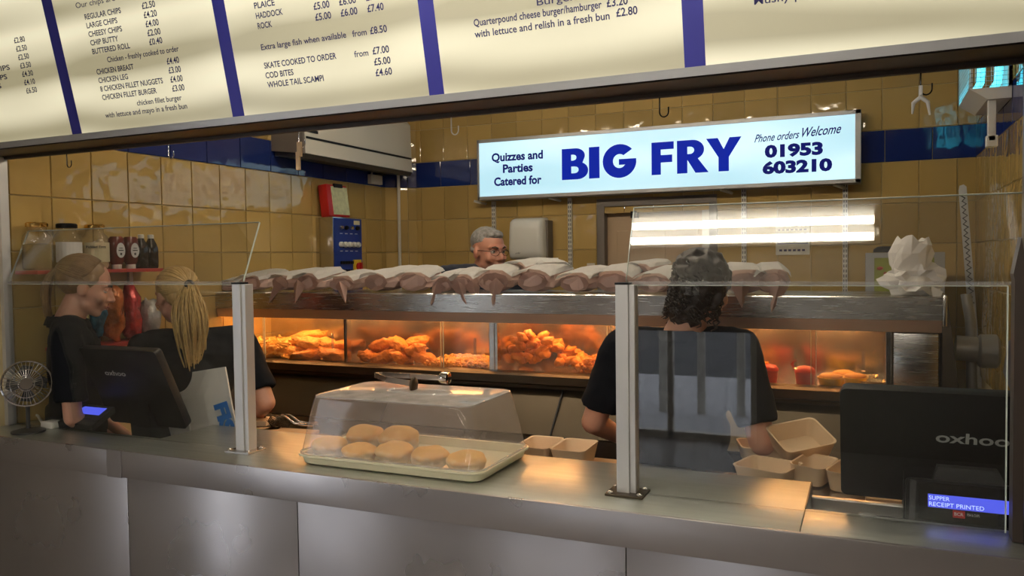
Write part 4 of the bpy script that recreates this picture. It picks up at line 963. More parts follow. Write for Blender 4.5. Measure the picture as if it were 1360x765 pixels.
for i, (x, y, r, rz, h) in enumerate(rolls):
    b = nb(); s_ = bmesh.ops.create_icosphere(b, subdivisions=4, radius=1)['verts']
    R = Matrix.Rotation(rz, 3, 'Z')
    for v in s_:
        d = v.co.copy(); zz = math.copysign(abs(d.z)**.8, d.z); e = (1-.12*max(0, -d.z))
        k_ = 1+.07*noise.noise(d*1.6+Vector((i*3.3, i, 0)))*2
        # torn side: a ragged waist crease
        side = max(0, -d.y)*.5+.5*max(0, d.x if i in (1, 4) else -d.y); cr = math.exp(-((d.z+.18)/.20)**2)*side*.26*(1+1.3*noise.noise(d*6+Vector((i, 0, 0))))
        q = Vector((d.x*r*1.02*e*(k_-cr), d.y*r*.95*e*(k_-cr), h*.5*(zz*k_)+h*.5*.98)); q = R @ q; q.z = max(q.z, .002)
        v.co = Vector((x, y, CZ+.009))+q
    tag(obj('bread_roll', b, 'bread', None, 180), labs[i], 'bread roll', 'bread rolls under the clear lid')
# tongs on the lid
tg = thing('serving_tongs', 'dark metal serving tongs with cupped ends lying on the lid top', 'tongs', (bcx, bcy, zt+.005))
Zt = zt+.02
P0 = aZ(497, 498, Zt); P1 = aZ(512, 504, Zt); P2 = aZ(548, 510, Zt); Q1 = aZ(545, 499, Zt+.004); Q2 = aZ(590, 502, Zt)
def ribbon(bm, pts, wz, th):
    for a, c in zip(pts, pts[1:]):
        d = (c-a).normalized(); nn_ = d.cross(Vector((0,0,1))).normalized()*th
        prism(bm, [(0, -wz), ((c-a).length, -wz), ((c-a).length, wz), (0, wz)], a, d, (0,0,1), nn_)
b = nb(); ribbon(b, [P2, P1, P0, P0+Vector((.02, .02, 0)), Q1, Q2], .0085, .004); obj('spring_arms', b, 'steel', tg)
b = nb(); pc_ = P2
s_ = blob(b, P2+Vector((.004, 0, -.002)), (.008, .024, .026), 2, .03); obj('gripping_end', b, 'steel_dark', tg, 180)
b = nb(); lathe(b, [(.010, -.012), (.018, -.012), (.022, .0), (.020, .016), (.012, .018)], Q2+Vector((0,0,0)), 16, 'X'); obj('cupped_end', b, 'chrome', tg, 50)

# ================================================================== OPEN BOXES, BAGS, TOOLS BEHIND THE COUNTER
def tray_box(cx, cy, z, w_, d_, h_, rz, m, lab, split=True, tilt=0, lid=False, tx=0):
    t = thing('food_box', lab, 'food box', (cx, cy, z), rz, 'open takeaway boxes'); t.rotation_euler = (tx, tilt, rz)
    def r_(a, c, x, zz, rr=.02): return [(x+p, q, zz) for p, q in rrect(a, c, rr, 4)]
    if split:
        for sx in (-1, 1):
            w2 = w_/2-.002
            b = nb(); loft(b, [r_(w2*.8, d_*.8, sx*w_/4, .0), r_(w2*.99, d_*.97, sx*w_/4, h_-.002), r_(w2, d_, sx*w_/4, h_), r_(w2, d_, sx*w_/4, h_+.002), r_(w2*.93, d_*.93, sx*w_/4, h_), r_(w2*.76, d_*.78, sx*w_/4, .003)]); obj('compartment', b, m, t, 40, local=True)
    else:
        b = nb(); loft(b, [r_(w_*.84, d_*.82, 0, .0), r_(w_*.97, d_*.97, 0, h_-.003), r_(w_, d_, 0, h_-.001), r_(w_, d_, 0, h_+.002), r_(w_*.94, d_*.93, 0, h_+.001), r_(w_*.80, d_*.78, 0, .003)]); obj('base', b, m, t, 40, local=True)
    if lid:
        b = nb(); Rl = Matrix.Translation((-w_/2, 0, h_)) @ Matrix.Rotation(math.radians(25), 4, 'Y') 
        lo = [[Rl @ Vector((-w_/2+p, q, zz)) for p, q in rrect(w_*k, d_*k, .02, 4)] for k, zz in ((.84, -h_*.8), (.97, -.003), (1, 0), (1, .003), (.94, .001), (.8, -h_*.78))]
        loft(b, lo); obj('hinged_lid', b, m, t, 40, local=True)
    return t
tray_box(-.905, 2.375, -.658, .235, .17, .062, .02, 'box_card', 'open two-part card tray right of the bread roll box')
tray_box(-.185, 2.58, -.60, .165, .15, .055, .55, 'box_card', 'tilted open card box beside the worker right arm', False, tx=.35, tilt=-.15)
tray_box(-.30, 2.66, -.658, .16, .14, .05, .3, 'box_card', 'card box with torn edge partly under the tilted one', False)
tray_box(-.09, 2.43, -.655, .20, .16, .055, -.25, 'box_card', 'open divided card tray beside the black till screen', True, tilt=.05)
tray_box(-.26, 2.40, -.658, .16, .15, .05, -.3, 'box_card', 'shallow open card lid in front of the divided tray', False)
b = nb(); box(b, .0, .30, 2.30, 2.40, -.659, -.650, bev=.002); tag(obj('card_sheet', b, 'kraft'), 'flat brown card strip lying below the right till screen', 'card')
b = nb(); box(b, -.85, -.72, 2.33, 2.46, -.659, -.652, Matrix.Translation((0,0,0))); tag(obj('card_sheet', b, 'kraft'), 'flat orange-brown card beside the two-part tray', 'card')
for i, (px, py, w_, d_, rz, m, lab) in enumerate([(335, 560, .16, .10, .3, 'box_card', 'folded card box by the left screen post'), (345, 570, .16, .05, .5, 'kraft', 'brown slotted card behind the left screen post'), (385, 572, .22, .07, .1, 'kraft', 'flat brown card under the wire scoop')]):
    p = aZ(px, py, -.65); bm = nb(); box(bm, -w_/2, w_/2, -d_/2, d_/2, -.008 if i else -.008, .012 if i == 0 else .002, Matrix.Translation(p) @ Matrix.Rotation(rz, 4, 'Z'), bev=.002); tag(obj('card_piece', bm, m), lab, 'card')
t = thing('wire_scoop', 'wire chip scoop with curved steel handle behind the left post', 'scoop', (-1.78, 2.4, -.655))
cs = aZ(372, 560, -.63); cs.z = -.632
b = nb()
for k in range(7):
    r = .052-.004*abs(k-3); tube(b, [cs+Vector((r*math.cos(a), r*.6*math.sin(a), .010*math.cos(2*a)+(k-3)*.006)) for a in [2*PI*i/20 for i in range(20)]], .0016, 5, closed=True)
for k in range(9): x = -.04+.01*k; tube(b, [cs+Vector((x, -.03, .01)), cs+Vector((x, 0, -.018)), cs+Vector((x, .03, .01))], .0013, 5)
obj('wire_basket', b, 'steel_dark', t)
b = nb()
for dy in (0, .03): tube(b, [cs+Vector((.0, dy-.02, .028)), cs+Vector((.04, dy-.02, .030)), cs+Vector((.075, dy-.01, .004)), cs+Vector((.11, dy, -.002)), cs+Vector((.16, dy, 0))], [.003, .004, .005, .006, .006], 6)
obj('handle', b, 'chrome', t, 60)
p = aZ(351, 560, -.655); b = nb(); cyl(b, (p.x, p.y, -.659), (p.x+.012, p.y, -.585), .004, 8); cyl(b, (p.x+.012, p.y, -.585), (p.x+.0125, p.y, -.582), .006, 8); tag(obj('metal_rod', b, 'steel_dark', None, 60), 'short upright metal rod beside the wire scoop', 'rod')

# white paper bag(s) with blue FISH print
def flat_bag(corners, y0, lab, txt, torg, tux, tuy, cap, wd, bold=.06):
    t = thing('paper_bag', lab, 'paper bag', corners[0])
    b = nb(); vv = [b.verts.new(c) for c in corners]; b.faces.new(vv); bmesh.ops.subdivide_edges(b, edges=b.edges[:], cuts=5, use_grid_fill=True)
    for v in b.verts: v.co += Vector((0, .010*noise.noise(v.co*12), 0))
    bmesh.ops.solidify(b, geom=b.faces[:], thickness=.006); obj('bag_body', b, 'bag_paper', t)
    b = nb(); text_bm(b, txt, torg, tux, tuy, cap, wd, bold=bold, thick=.002); obj('lettering', b, 'print_blue', t)
    return t
YB = 2.26
c4 = [aY(204, 590, 2.22), aY(318, 568, 2.245), aY(299, 487, 2.30), aY(231, 497, 2.29)]
c4 = [aY(252, 600, 2.235), aY(318, 596, 2.235), aY(299, 487, 2.30), aY(231, 498, 2.30)]
pl_n = Vector((0, -.012, 0))
o1 = aY(306, 531, 2.262); ux1 = (aY(311, 572, 2.236)-aY(297, 533, 2.262)).normalized(); uy1 = (aY(300, 531, 2.262)-aY(286, 536, 2.262)).normalized()
flat_bag(c4, YB, 'large white takeaway paper bag with blue lettering leaning behind the left till', 'FISH', aY(285, 538, 2.248), (aY(297, 578, 2.222)-aY(285, 538, 2.248)), (aY(306, 531, 2.25)-aY(285, 538, 2.248)), .062, .19)
c4b = [aY(203, 586, 2.215), aY(250, 580, 2.215), aY(250, 560, 2.225), aY(203, 563, 2.225)]
flat_bag(c4b, YB, 'small visible corner of a second white bag under the till screen', 'FI', aY(205, 567, 2.205), (aY(204, 590, 2.205)-aY(205, 567, 2.205)), (aY(235, 563, 2.205)-aY(205, 567, 2.205)), .06, .05)

# ================================================================== TILLS
def monitor(cx, ytop, ztop, ybot, zbot, wd, lab, lx, lz, lw):
    t = thing('till_screen', lab, 'till screen', (cx, (ytop+ybot)/2, -.68))
    up = Vector((0, ytop-ybot, ztop-zbot)); Ln = up.length; up.normalize(); nn_ = Vector((1,0,0)).cross(up).normalized()   # toward camera
    if nn_.y > 0: nn_ = -nn_
    o = Vector((cx, ybot, zbot))
    b = nb(); lo = []
    for dp, k in ((.0, 1.0), (-.008, 1.0), (-.03, .985), (-.034, .97)):
        lo.append([o+Vector((x*k, 0, 0))+up*(Ln/2+y*k)+nn_*(.0+(-dp if False else 0))+nn_*dp for x, y in rrect(wd, Ln, .016, 4)])
    loft(b, lo); obj('housing', b, 'black_plastic', t, 50)
    b = nb(); lo = [[o+Vector((x, 0, 0))+up*(Ln/2+y)+nn_*dp for x, y in rrect(wd*.94, Ln*.92, .012, 3)] for dp in (-.034, -.0355)]; loft(b, lo); obj('display_glass', b, 'black_gloss', t)
    b = nb(); text_bm(b, 'oxhoo', o+Vector((lx, 0, 0))+up*lz+nn_*.001, (1,0,0), up, lw*.20, lw, bold=.02, thick=.0); obj('logo', b, 'grey_print', t)
    # stand
    b = nb(); Y_ = ybot-.0; prism(b, [(ybot-.03, -.66), (ybot+.06, -.66), (ybot+.0, zbot+Ln*.45), (ybot-.05, zbot+Ln*.5)], (cx-.05, 0, 0), (0,1,0), (0,0,1), (.10, 0, 0)); obj('stand', b, 'black_plastic', t)
    b = nb(); box(b, cx-.11, cx+.11, ybot-.10, ybot+.05, -.679, -.66, bev=.006); obj('foot', b, 'black_plastic', t, 40)
    return t, o, up, nn_, Ln
# right till
monitor(.135, 2.06, -.322, 2.19, -.615, .385, 'large black till screen back with logo at the right foreground', .016, .185, .150)
t = thing('customer_display', 'black customer display with glowing blue text on the right till', 'customer display', (.21, 2.03, -.68))
ct_ = .18; ud = Vector((0, math.sin(ct_), math.cos(ct_))); nd = Vector((0, -math.cos(ct_), math.sin(ct_)))
od = Vector((0, 2.0, -.612))
b = nb(); prism(b, [(.084+x, y) for x, y in rrect(.26, .10, .012, 4, .13, .05)], od, (1,0,0), ud, -nd*.04); obj('housing', b, 'black_plastic', t, 40)
b = nb(); prism(b, [(.0, 0), (.012, -.004), (.016, .088), (.004, .092)], od+Vector((.090, 0, .006)), (1,0,0), ud, nd*.004); obj('side_grip', b, 'dark_grey_plastic', t)
b = nb(); prism(b, [(.110, .012), (.345, .012), (.345, .094), (.110, .094)], od, (1,0,0), ud, nd*.002); obj('bezel', b, 'black_gloss', t)
b = nb(); prism(b, [(.129, .040), (.335, .040), (.335, .069), (.129, .069)], od+nd*.002, (1,0,0), ud, nd*.001); lc = obj('lcd', b, 'lcd_blue', t)
b = nb(); text_bm(b, 'SUPPER', od+Vector((.131, 0, 0))+ud*.0565+nd*.0035, (1,0,0), ud, .0095, .041, bold=.0, thick=0); text_bm(b, 'RECEIPT PRINTED', od+Vector((.131, 0, 0))+ud*.043+nd*.0035, (1,0,0), ud, .0095, .108, bold=0, thick=0); obj('display_text', b, 'lcd_text', lc)
b = nb(); prism(b, [(.178, .022), (.202, .022), (.202, .038), (.178, .038)], od+nd*.002, (1,0,0), ud, nd*.0008); lg = obj('logo_sticker', b, 'red_plastic', t)
b = nb(); text_bm(b, 'BCR', od+Vector((.181, 0, 0))+ud*.027+nd*.003, (1,0,0), ud, .007, .018, bold=.02, thick=0); text_bm(b, 'FISH & CHIPS', od+Vector((.206, 0, 0))+ud*.028+nd*.003, (1,0,0), ud, .006, .024, thick=0); obj('sticker_text', b, 'label_white', lg)
b = nb(); prism(b, [(.10, .05), (.12, .125), (.24, .125), (.28, .05)], od+Vector((.03, .035, 0)), (1,0,0), (0,0,1), (0, .03, 0)); obj('bracket', b, 'dark_grey_plastic', t)
b = nb(); box(b, .10, .33, 2.0, 2.10, -.679, -.615, bev=.01); obj('till_base', b, 'black_plastic', t, 40)
b = nb(); blob(b, (.005, 1.972, -.596), (.022, .010, .005), 2, .1); tag(obj('clear_button', b, 'clear_plastic', None, 180), 'small clear plastic disc on the counter rim at right', 'disc')
# left till
monitor(-2.43, 1.995, -.305, 2.13, -.60, .385, 'large black till screen back with logo at the far left', -.105, .215, .105)
t = thing('customer_display', 'tilted black customer display with blank blue screen at the left', 'customer display', (-2.56, 2.0, -.6))
q = [aZ(62, 562, -.565), aZ(118, 568, -.565), aZ(147, 540, -.545), aZ(85, 531, -.545)]
q = [Vector((p.x+.03, max(p.y, 1.965), p.z)) for p in q]
cq = [Vector((-2.70, 1.966, -.575)), Vector((-2.52, 1.966, -.575)), Vector((-2.52, 2.06, -.525)), Vector((-2.70, 2.06, -.525))]
b = nb(); lo = [cq, [c-Vector((0, -.004, .022)) for c in cq]]; loft(b, lo); obj('housing', b, 'dark_grey_plastic', t)
def cqp(u, v, o=.0): 
    p = cq[0].lerp(cq[1], u).lerp(cq[3].lerp(cq[2], u), v); return p+Vector((0, -.47, .88))*o
b = nb(); b.faces.new([b.verts.new(cqp(u, v, .001)) for u, v in ((.13, .5), (.87, .5), (.87, .88), (.13, .88))]); obj('lcd', b, 'lcd_blue', t)
b = nb(); b.faces.new([b.verts.new(cqp(u, v, .001)) for u, v in ((.36, .28), (.50, .28), (.50, .44), (.36, .44))]); obj('logo_sticker', b, 'red_plastic', t)
b = nb(); box(b, -2.66, -2.56, 1.99, 2.06, -.679, -.56, bev=.004); obj('support', b, 'black_plastic', t)
# desk fan
fc_ = Vector((-2.745, 1.885, -.425)); fdir = Vector((-.35, -.93, .0)).normalized()
fdir = Vector((.80, -.60, .12)).normalized()
fn = thing('desk_fan', 'small silver wire cage desk fan on the counter at far left', 'fan', (-2.745, 1.885, CZ))
u_, v_ = frame_dirs(fdir)
def ringp(r, d, n=28): return [fc_+fdir*d+(u_*math.cos(2*PI*i/n)+v_*math.sin(2*PI*i/n))*r for i in range(n)]
b = nb()
for r, d in ((.078, -.022), (.080, .0), (.078, .022), (.05, .036), (.025, .040), (.05, -.038), (.025, -.042)): tube(b, ringp(r, d), .0016 if d else .003, 5, closed=True)
for i in range(36):
    a = 2*PI*i/36; e = u_*math.cos(a)+v_*math.sin(a); tube(b, [fc_+fdir*.042+e*.015, fc_+fdir*.036+e*.05, fc_+fdir*.022+e*.078, fc_-fdir*.022+e*.078, fc_-fdir*.038+e*.05, fc_-fdir*.042+e*.015], .0009, 4)
cg = obj('wire_cage', b, 'chrome', fn)
b = nb(); tube(b, [fc_+fdir*.043, fc_+fdir*.038], .02, 14); obj('badge', b, 'chrome', fn)
for k in range(4):
    a = k*PI/2; e = u_*math.cos(a)+v_*math.sin(a); e2 = fdir.cross(e)
    b = nb(); vv = [b.verts.new(fc_+e*.012-e2*.006), b.verts.new(fc_+e*.06-e2*.022-fdir*.010), b.verts.new(fc_+e*.066+e2*.012+fdir*.0), b.verts.new(fc_+e*.045+e2*.026+fdir*.012), b.verts.new(fc_+e*.012+e2*.006+fdir*.004)]; b.faces.new(vv); bmesh.ops.solidify(b, geom=b.faces[:], thickness=.0015); obj('blade', b, 'dark_grey_plastic', fn)
b = nb(); tube(b, [fc_-fdir*.075, fc_-fdir*.03], .026, 14); obj('motor', b, 'dark_grey_plastic', fn, 60)
b = nb(); tube(b, [(-2.745, 1.885, CZ+.012), (-2.745, 1.885, CZ+.05), fc_-v_*.0+Vector((0,0,-.083))], .007, 8); tube(b, [fc_-Vector((0,0,.085)), fc_+u_*.0-Vector((0,0,.08))], .008, 8); obj('neck', b, 'dark_grey_plastic', fn)
b = nb(); lathe(b, [(.055, 0), (.055, .006), (.02, .014)], (-2.745, 1.885, CZ+.0005), 24); obj('base', b, 'dark_grey_plastic', fn, 40)
b = nb(); tube(b, [aZ(-15, 545, -.55), aZ(10, 541, -.56), aZ(35, 546, -.575), aZ(50, 552, -.585), aZ(57, 563, -.59)], .005, 8); cbl = obj('cable', b, 'white_plastic', None, 60); tag(cbl, 'white cable running from the fan to the plug at far left', 'cable')
p = aZ(68, 568, -.6); b = nb(); box(b, p.x-.03, p.x+.03, max(p.y-.02, 1.85), p.y+.035, CZ+.0005, CZ+.025, bev=.003); tag(obj('plug_block', b, 'white_plastic', None, 40), 'small white plug block on the counter rim at far left', 'plug')

# ================================================================== CUSTOMER SIDE CEILING LIGHT AND BACK LIGHTS
def batten(x0, x1, ys, z, tube_m, lab, w_=.2):
    t = thing('ceiling_light', lab, 'ceiling light', ((x0+x1)/2, sum(ys)/len(ys), z))
    ym = sum(ys)/len(ys)
    b = nb(); box(b, x0-.03, x1+.03, ym-w_/2, ym+w_/2, z+.03, CEIL-.001, bev=.006); obj('housing', b, 'white_gloss', t, 40)
    for y in ys:
        b = nb(); cyl(b, (x0, y, z), (x1, y, z), .014, 10); obj('fluorescent_tube', b, tube_m, t, 60)
        for xx in (x0-.012, x1-.004): b = nb(); box(b, xx, xx+.016, y-.02, y+.02, z-.02, z+.03); obj('end_holder', b, 'white_plastic', t)
    return t
batten(-1.50, .03, (1.19, 1.27), .925, 'tube_front', 'twin tube ceiling light over the customers, seen reflected in the glass', .22)
batten(-2.4, -1.1, (2.95,), .955, 'tube_back', 'single tube ceiling light over the frying area', .12)
batten(-1.0, -.15, (2.95,), .955, 'tube_back', 'single tube ceiling light over the right end of the range', .12)

batten(-2.2, .6, (-.6,), .925, 'tube_fill', 'added unseen fill tube on the ceiling behind the viewer', .12)  # fill light: this tube and the next are added, out of view
batten(-2.2, .6, (-2.2,), .925, 'tube_fill', 'added unseen fill tube on the ceiling near the shop window', .12)

# ================================================================== PEOPLE
def cap_bm(bm, p1, r1, p2, r2, flat=False, seg=16):
    p1, p2 = Vector(p1), Vector(p2); d = p2-p1; n = 5 if not flat else 0
    if flat: tube(bm, [p1, p2], [r1, r2], seg); return
    dn = d.normalized() if d.length > 1e-6 else Vector((0,0,1)); pts = []; rs = []
    for i in range(6, 0, -1): a = PI/2*i/6.01; pts.append(p1-dn*r1*math.sin(a)); rs.append(max(r1*math.cos(a), .0006))
    pts += [p1, p2]; rs += [r1, r2]
    for i in range(1, 7): a = PI/2*i/6.01; pts.append(p2+dn*r2*math.sin(a)); rs.append(max(r2*math.cos(a), .0006))
    tube(bm, pts, rs, seg)
def ell_bm(bm, c, r, rot=None): blob(bm, c, r, 3, 0, 1, 0, rot)
def build_prims(prims):
    bm = nb()
    for p in prims:
        if p[0] == 'c': cap_bm(bm, *p[1:])
        elif p[0] == 'f': cap_bm(bm, *p[1:], flat=True)
        else: ell_bm(bm, *p[1:])
    return bm
def skin_obj(name, prims, m, parent, voxel=.007, smooth=3, fn=None):
    bm = build_prims(prims); me = bpy.data.meshes.new('tmp'); bmesh.ops.recalc_face_normals(bm, faces=bm.faces[:]); bm.to_mesh(me); bm.free()
    o = bpy.data.objects.new('tmp', me); C.objects.link(o)
    md = o.modifiers.new('r', 'REMESH'); md.mode = 'VOXEL'; md.voxel_size = voxel; md.use_smooth_shade = True
    if smooth: ms = o.modifiers.new('s', 'SMOOTH'); ms.factor = .5; ms.iterations = smooth
    dg = bpy.context.evaluated_depsgraph_get(); me2 = bpy.data.meshes.new_from_object(o.evaluated_get(dg)); bpy.data.objects.remove(o)
    me2.name = name; me2.materials.clear(); me2.materials.append(MATS[m])
    if fn:
        for v in me2.vertices: v.co = fn(v.co.copy())
    for p in me2.polygons: p.use_smooth = True
    ob = bpy.data.objects.new(name, me2); C.objects.link(ob); ob.parent = parent; return ob

def person(label, loc, heading, s, head_yaw, head_pitch, skin, armR, armL, sw=.20, headx=0, lids=False, girth=1.0, shirt='black_cloth', female=False, roll=0, face=True, headup=0):
    """armX = (elbow, wrist) in local coords of a 1.75 m figure; x right, y forward, z up"""
    root = thing('person', label, 'person', (loc[0], loc[1], FL), heading)
    S_ = Matrix.Scale(s, 4)
    piv = Vector((0, -.005, 1.50))
    HR = Matrix.Translation(piv) @ Euler((head_pitch, roll, head_yaw)).to_matrix().to_4x4() @ Matrix.Translation(-piv)
    HC = Vector((headx, .02, 1.635+headup))
    def hp(x, y, z): return (S_ @ (HR @ (HC+Vector((x, y, z)))))
    hr3 = HR.to_3x3()
    def P(x, y, z): return S_ @ Vector((x, y, z))
    pr = []
    e = lambda c, r, rot=None: pr.append(('e', c, tuple(k*s for k in r), rot))
    c = lambda p1, r1, p2, r2: pr.append(('c', p1, r1*s, p2, r2*s))
    # head
    e(hp(0, -.015, .028), (.074, .094, .086), hr3); e(hp(0, .018, -.02), (.063, .070, .086), hr3)
    c(hp(-.030, .015, -.066), .030, hp(.0, .058, -.092), .020); c(hp(.030, .015, -.066), .030, hp(.0, .058, -.092), .020)
    for q in (-1, 1):
        e(hp(q*.036, .056, -.030), (.026, .024, .028), hr3); e(hp(q*.076, -.008, -.012), (.010, .019, .031), hr3)
        c(hp(q*.010, .080, .020), .011, hp(q*.045, .066, .022), .011)
        e(hp(q*.012, .090, -.036), (.009, .010, .008), hr3)
    c(hp(0, .080, .015), .008, hp(0, .103, -.030), .0115)
    e(hp(0, .083, -.058), (.024, .012, .007), hr3); e(hp(0, .081, -.070), (.020, .012, .008), hr3)
    nr = .050 if female else .060
    c(hp(0, -.018, -.07), nr, P(0, -.025, 1.44), nr*1.12)
    # torso
    g = girth
    c(P(-.10*g, -.01, 1.38), .085*g, P(.10*g, -.01, 1.38), .085*g); c(P(-sw+.045, -.015, 1.425), .052, P(sw-.045, -.015, 1.425), .052)
    e(P(0, 0, 1.28), (.155*g, .112*g, .17)); e(P(0, 0, 1.10), (.135*g, .10*g, .17)); e(P(0, -.01, .96), (.165*g, .115*g, .13))
    if female: e(P(-.065, .075, 1.27), (.058, .055, .058)); e(P(.065, .075, 1.27), (.058, .055, .058))
    # legs
    for q in (-1, 1):
        c(P(q*.09, 0, .90), .088*g, P(q*.10, .01, .50), .058); c(P(q*.10, .01, .50), .056, P(q*.105, -.02, .09), .038); c(P(q*.105, -.02, .05), .034, P(q*.115, .12, .03), .028)
    # arms and hands
    shx = sw
    for q, arm in ((1, armR), (-1, armL)):
        sh = P(q*shx, -.015, 1.41); el = P(*arm[0]); wr = P(*arm[1])
        c(sh, .052*g, el, .041*g); c(el, .041*g, wr, .026)
        d = (wr-el).normalized(); pal = wr+d*.05*s; side = d.cross(Vector((0,0,1))); side = side.normalized() if side.length > .1 else Vector((1,0,0)); nrm = side.cross(d).normalized()
        c(wr, .026, wr+d*.03*s+side*.014*s, .020); c(wr+side*-.014*s+d*.03*s, .019, pal-side*.018*s+d*.02*s, .017); c(wr+d*.03*s+side*.016*s, .019, pal+side*.018*s+d*.02*s, .017); c(pal-side*.015*s, .017, pal+side*.015*s, .017)
        for k, ln in enumerate((.066, .076, .072, .056)):
            b0 = pal+d*.022*s+side*(-.029+.0195*k)*s; b1 = b0+d*ln*.45*s-nrm*.006*s; b2 = b1+d*ln*.3*s-nrm*ln*.25*s; b3 = b2+d*ln*.12*s-nrm*ln*.28*s
            c(b0, .0092, b1, .0086); c(b1, .0086, b2, .008); c(b2, .008, b3, .0072)
        tb = wr+d*.02*s-side*.024*s; t1 = tb+(d*.6-side*.8).normalized()*.036*s; t2 = t1+(d*.95-side*.3).normalized()*.030*s
        c(tb, .013, t1, .0105); c(t1, .0105, t2, .009)
    def sock(v):
        for q in (-1, 1):
            cc = hp(q*.031, .086, .004); dd_ = (v-cc).length/(s*.019)
            if dd_ < 2.5: v = v - (hr3 @ Vector((0, 1, 0)))*.010*s*math.exp(-dd_*dd_)
        cc = hp(0, .094, -.0635); lv = hr3.inverted() @ (v-cc)/s
        if abs(lv.x) < .03 and abs(lv.y) < .03: v = v - (hr3 @ Vector((0, 1, 0)))*.004*s*math.exp(-(lv.z/.003)**2)*math.exp(-(lv.x/.022)**2)
        return v
    body = skin_obj('body', pr, skin, root, .0062, 2, sock)
    # eyes
    if face:
        for q in (-1, 1):
            b = nb(); ell_bm(b, hp(q*.031, .0665, .003), (.0125*s,)*3); ey = obj('eye', b, 'eye_white', root, 180, local=True)
            b = nb(); ell_bm(b, hp(q*.031, .0755, .0025), (.0058*s, .0045*s, .0058*s), hr3); obj('iris', b, 'iris', ey, 180, local=True)
            b = nb(); tube(b, [hp(q*.014, .087, .020), hp(q*.03, .084, .026), hp(q*.047, .070, .021)], [.003*s, .0042*s, .002*s], 6); obj('eyebrow', b, 'brow_dark', root, 180, local=True)
            b = nb(); tube(b, [hp(q*.018, .079, .0065), hp(q*.031, .0815, .0125), hp(q*.045, .071, .007)], [.0018*s, .0026*s, .0018*s], 6); obj('eyelid', b, skin, root, 180, local=True)
            if lids: b = nb(); ell_bm(b, hp(q*.031, .0675, .0065), (.0135*s,)*3); obj('eyelid', b, skin, root, 180, local=True)
        b = nb(); tube(b, [hp(-.022, .083, -.062), hp(-.008, .0945, -.059), hp(0, .0955, -.0605), hp(.008, .0945, -.059), hp(.022, .083, -.062)], [.001, .0038*s, .0035*s, .0038*s, .001], 6); tube(b, [hp(-.020, .083, -.066), hp(0, .093, -.0695), hp(.020, .083, -.066)], [.001, .0045*s, .001], 6); obj('lips', b, 'lips', root, 180, local=True)
    # shirt
    pr = []
    o_ = .014
    c(P(-.10*g, -.01, 1.375), .085*g+o_, P(.10*g, -.01, 1.375), .085*g+o_); c(P(-sw+.04, -.015, 1.42), .055+o_*.8, P(sw-.04, -.015, 1.42), .055+o_*.8)
    e(P(0, 0, 1.28), (.155*g+o_, .112*g+o_, .18)); e(P(0, 0, 1.10), (.135*g+o_*1.6, .10*g+o_*1.6, .18)); pr.append(('f', P(0, -.005, 1.12), (.12*g+o_)*s, P(0, -.005, .84), (.13*g+o_)*s)); e(P(0, -.01, .97), (.165*g+o_*1.4, .115*g+o_*1.4, .13))
    if female: e(P(-.065, .075, 1.27), (.060+o_,)*3); e(P(.065, .075, 1.27), (.060+o_,)*3)
    for q, arm in ((1, armR), (-1, armL)):
        sh = P(q*shx, -.015, 1.41); el = P(*arm[0]); md_ = sh.lerp(el, .80)
        c(sh, .054*g+o_*.7, sh.lerp(el, .3), .054*g+o_*.9); pr.append(('f', sh.lerp(el, .1), (.056*g+o_*.8)*s, md_, (.048*g+o_*1.5)*s))
    def wrink(v): return v + Vector(noise.noise_vector(v*9))*.009 + Vector(noise.noise_vector(v*26))*.0035
    skin_obj('shirt', pr, shirt, root, .009, 3, wrink)
    b = nb(); nk = P(0, -.022, 1.455); lo = [[nk+Vector((math.cos(2*PI*i/20)*r, math.sin(2*PI*i/20)*r*.95, z-.018*max(0, math.sin(2*PI*i/20)))) for i in range(20)] for r, z in ((.078, -.02), (.071, .018), (.075, .022), (.088, -.012))]
    loft(b, lo, False, False); obj('collar', b, shirt, root, 180, local=True)
    pr = []
    for q in (-1, 1): c(P(q*.09, 0, .92), .100*g, P(q*.10, .01, .50), .070); pr.append(('f', P(q*.10, .01, .52), .072*s, P(q*.105, -.015, .07), .060*s))
    e(P(0, -.01, .95), (.172*g, .122*g, .10)); skin_obj('trousers', pr, 'jeans', root, .014, 2)
    for q in (-1, 1):
        b = nb(); blob(b, P(q*.112, .05, .046), (.048*s, .145*s, .045*s), 3, .02)
        for v in b.verts: v.co.z = max(v.co.z, .001)
        obj('shoe', b, 'black_rubber', root, 180, local=True)
    return root, hp, hr3, P, S_

def hair_cap(root, hp, hr3, s, m, cc, rr_, extra=(), amp=.006, vox=.006, cut=None, nf=45):
    pr = [('e', hp(*cc), tuple(k*s for k in rr_), hr3)]
    for x in extra:
        if x[0] == 'e': pr.append(('e', hp(*x[1]), tuple(k*s for k in x[2]), hr3))
        else: pr.append(('c', hp(*x[1]), x[2]*s, hp(*x[3]), x[4]*s))
    return skin_obj('hair', pr, m, root, vox, 2, lambda v: v+Vector(noise.noise_vector(v*nf))*amp)
def strands(root, paths, r, m, name='hair_strands', seg=5):
    b = nb()
    for p in paths: n = len(p); tube(b, p, [r*(.35+.65*math.sin(PI*min(.95, max(.12, i/(n-1))))) for i in range(n)], seg)
    o = obj(name, b, m, root, 180, local=True); o['kind'] = 'stuff'; return o
def ell_path(hp, c, r, a, b_, n=9, lift=1.01):
    out = []
    va, vb = Vector(a).normalized(), Vector(b_).normalized(); ang = va.angle(vb)
    for i in range(n):
        t_ = i/(n-1); v = (va*math.sin((1-t_)*ang)+vb*math.sin(t_*ang))/max(1e-6, math.sin(ang)); v.normalize()
        out.append(hp(c[0]+v.x*r[0]*lift, c[1]+v.y*r[1]*lift, c[2]+v.z*r[2]*lift))
    return out

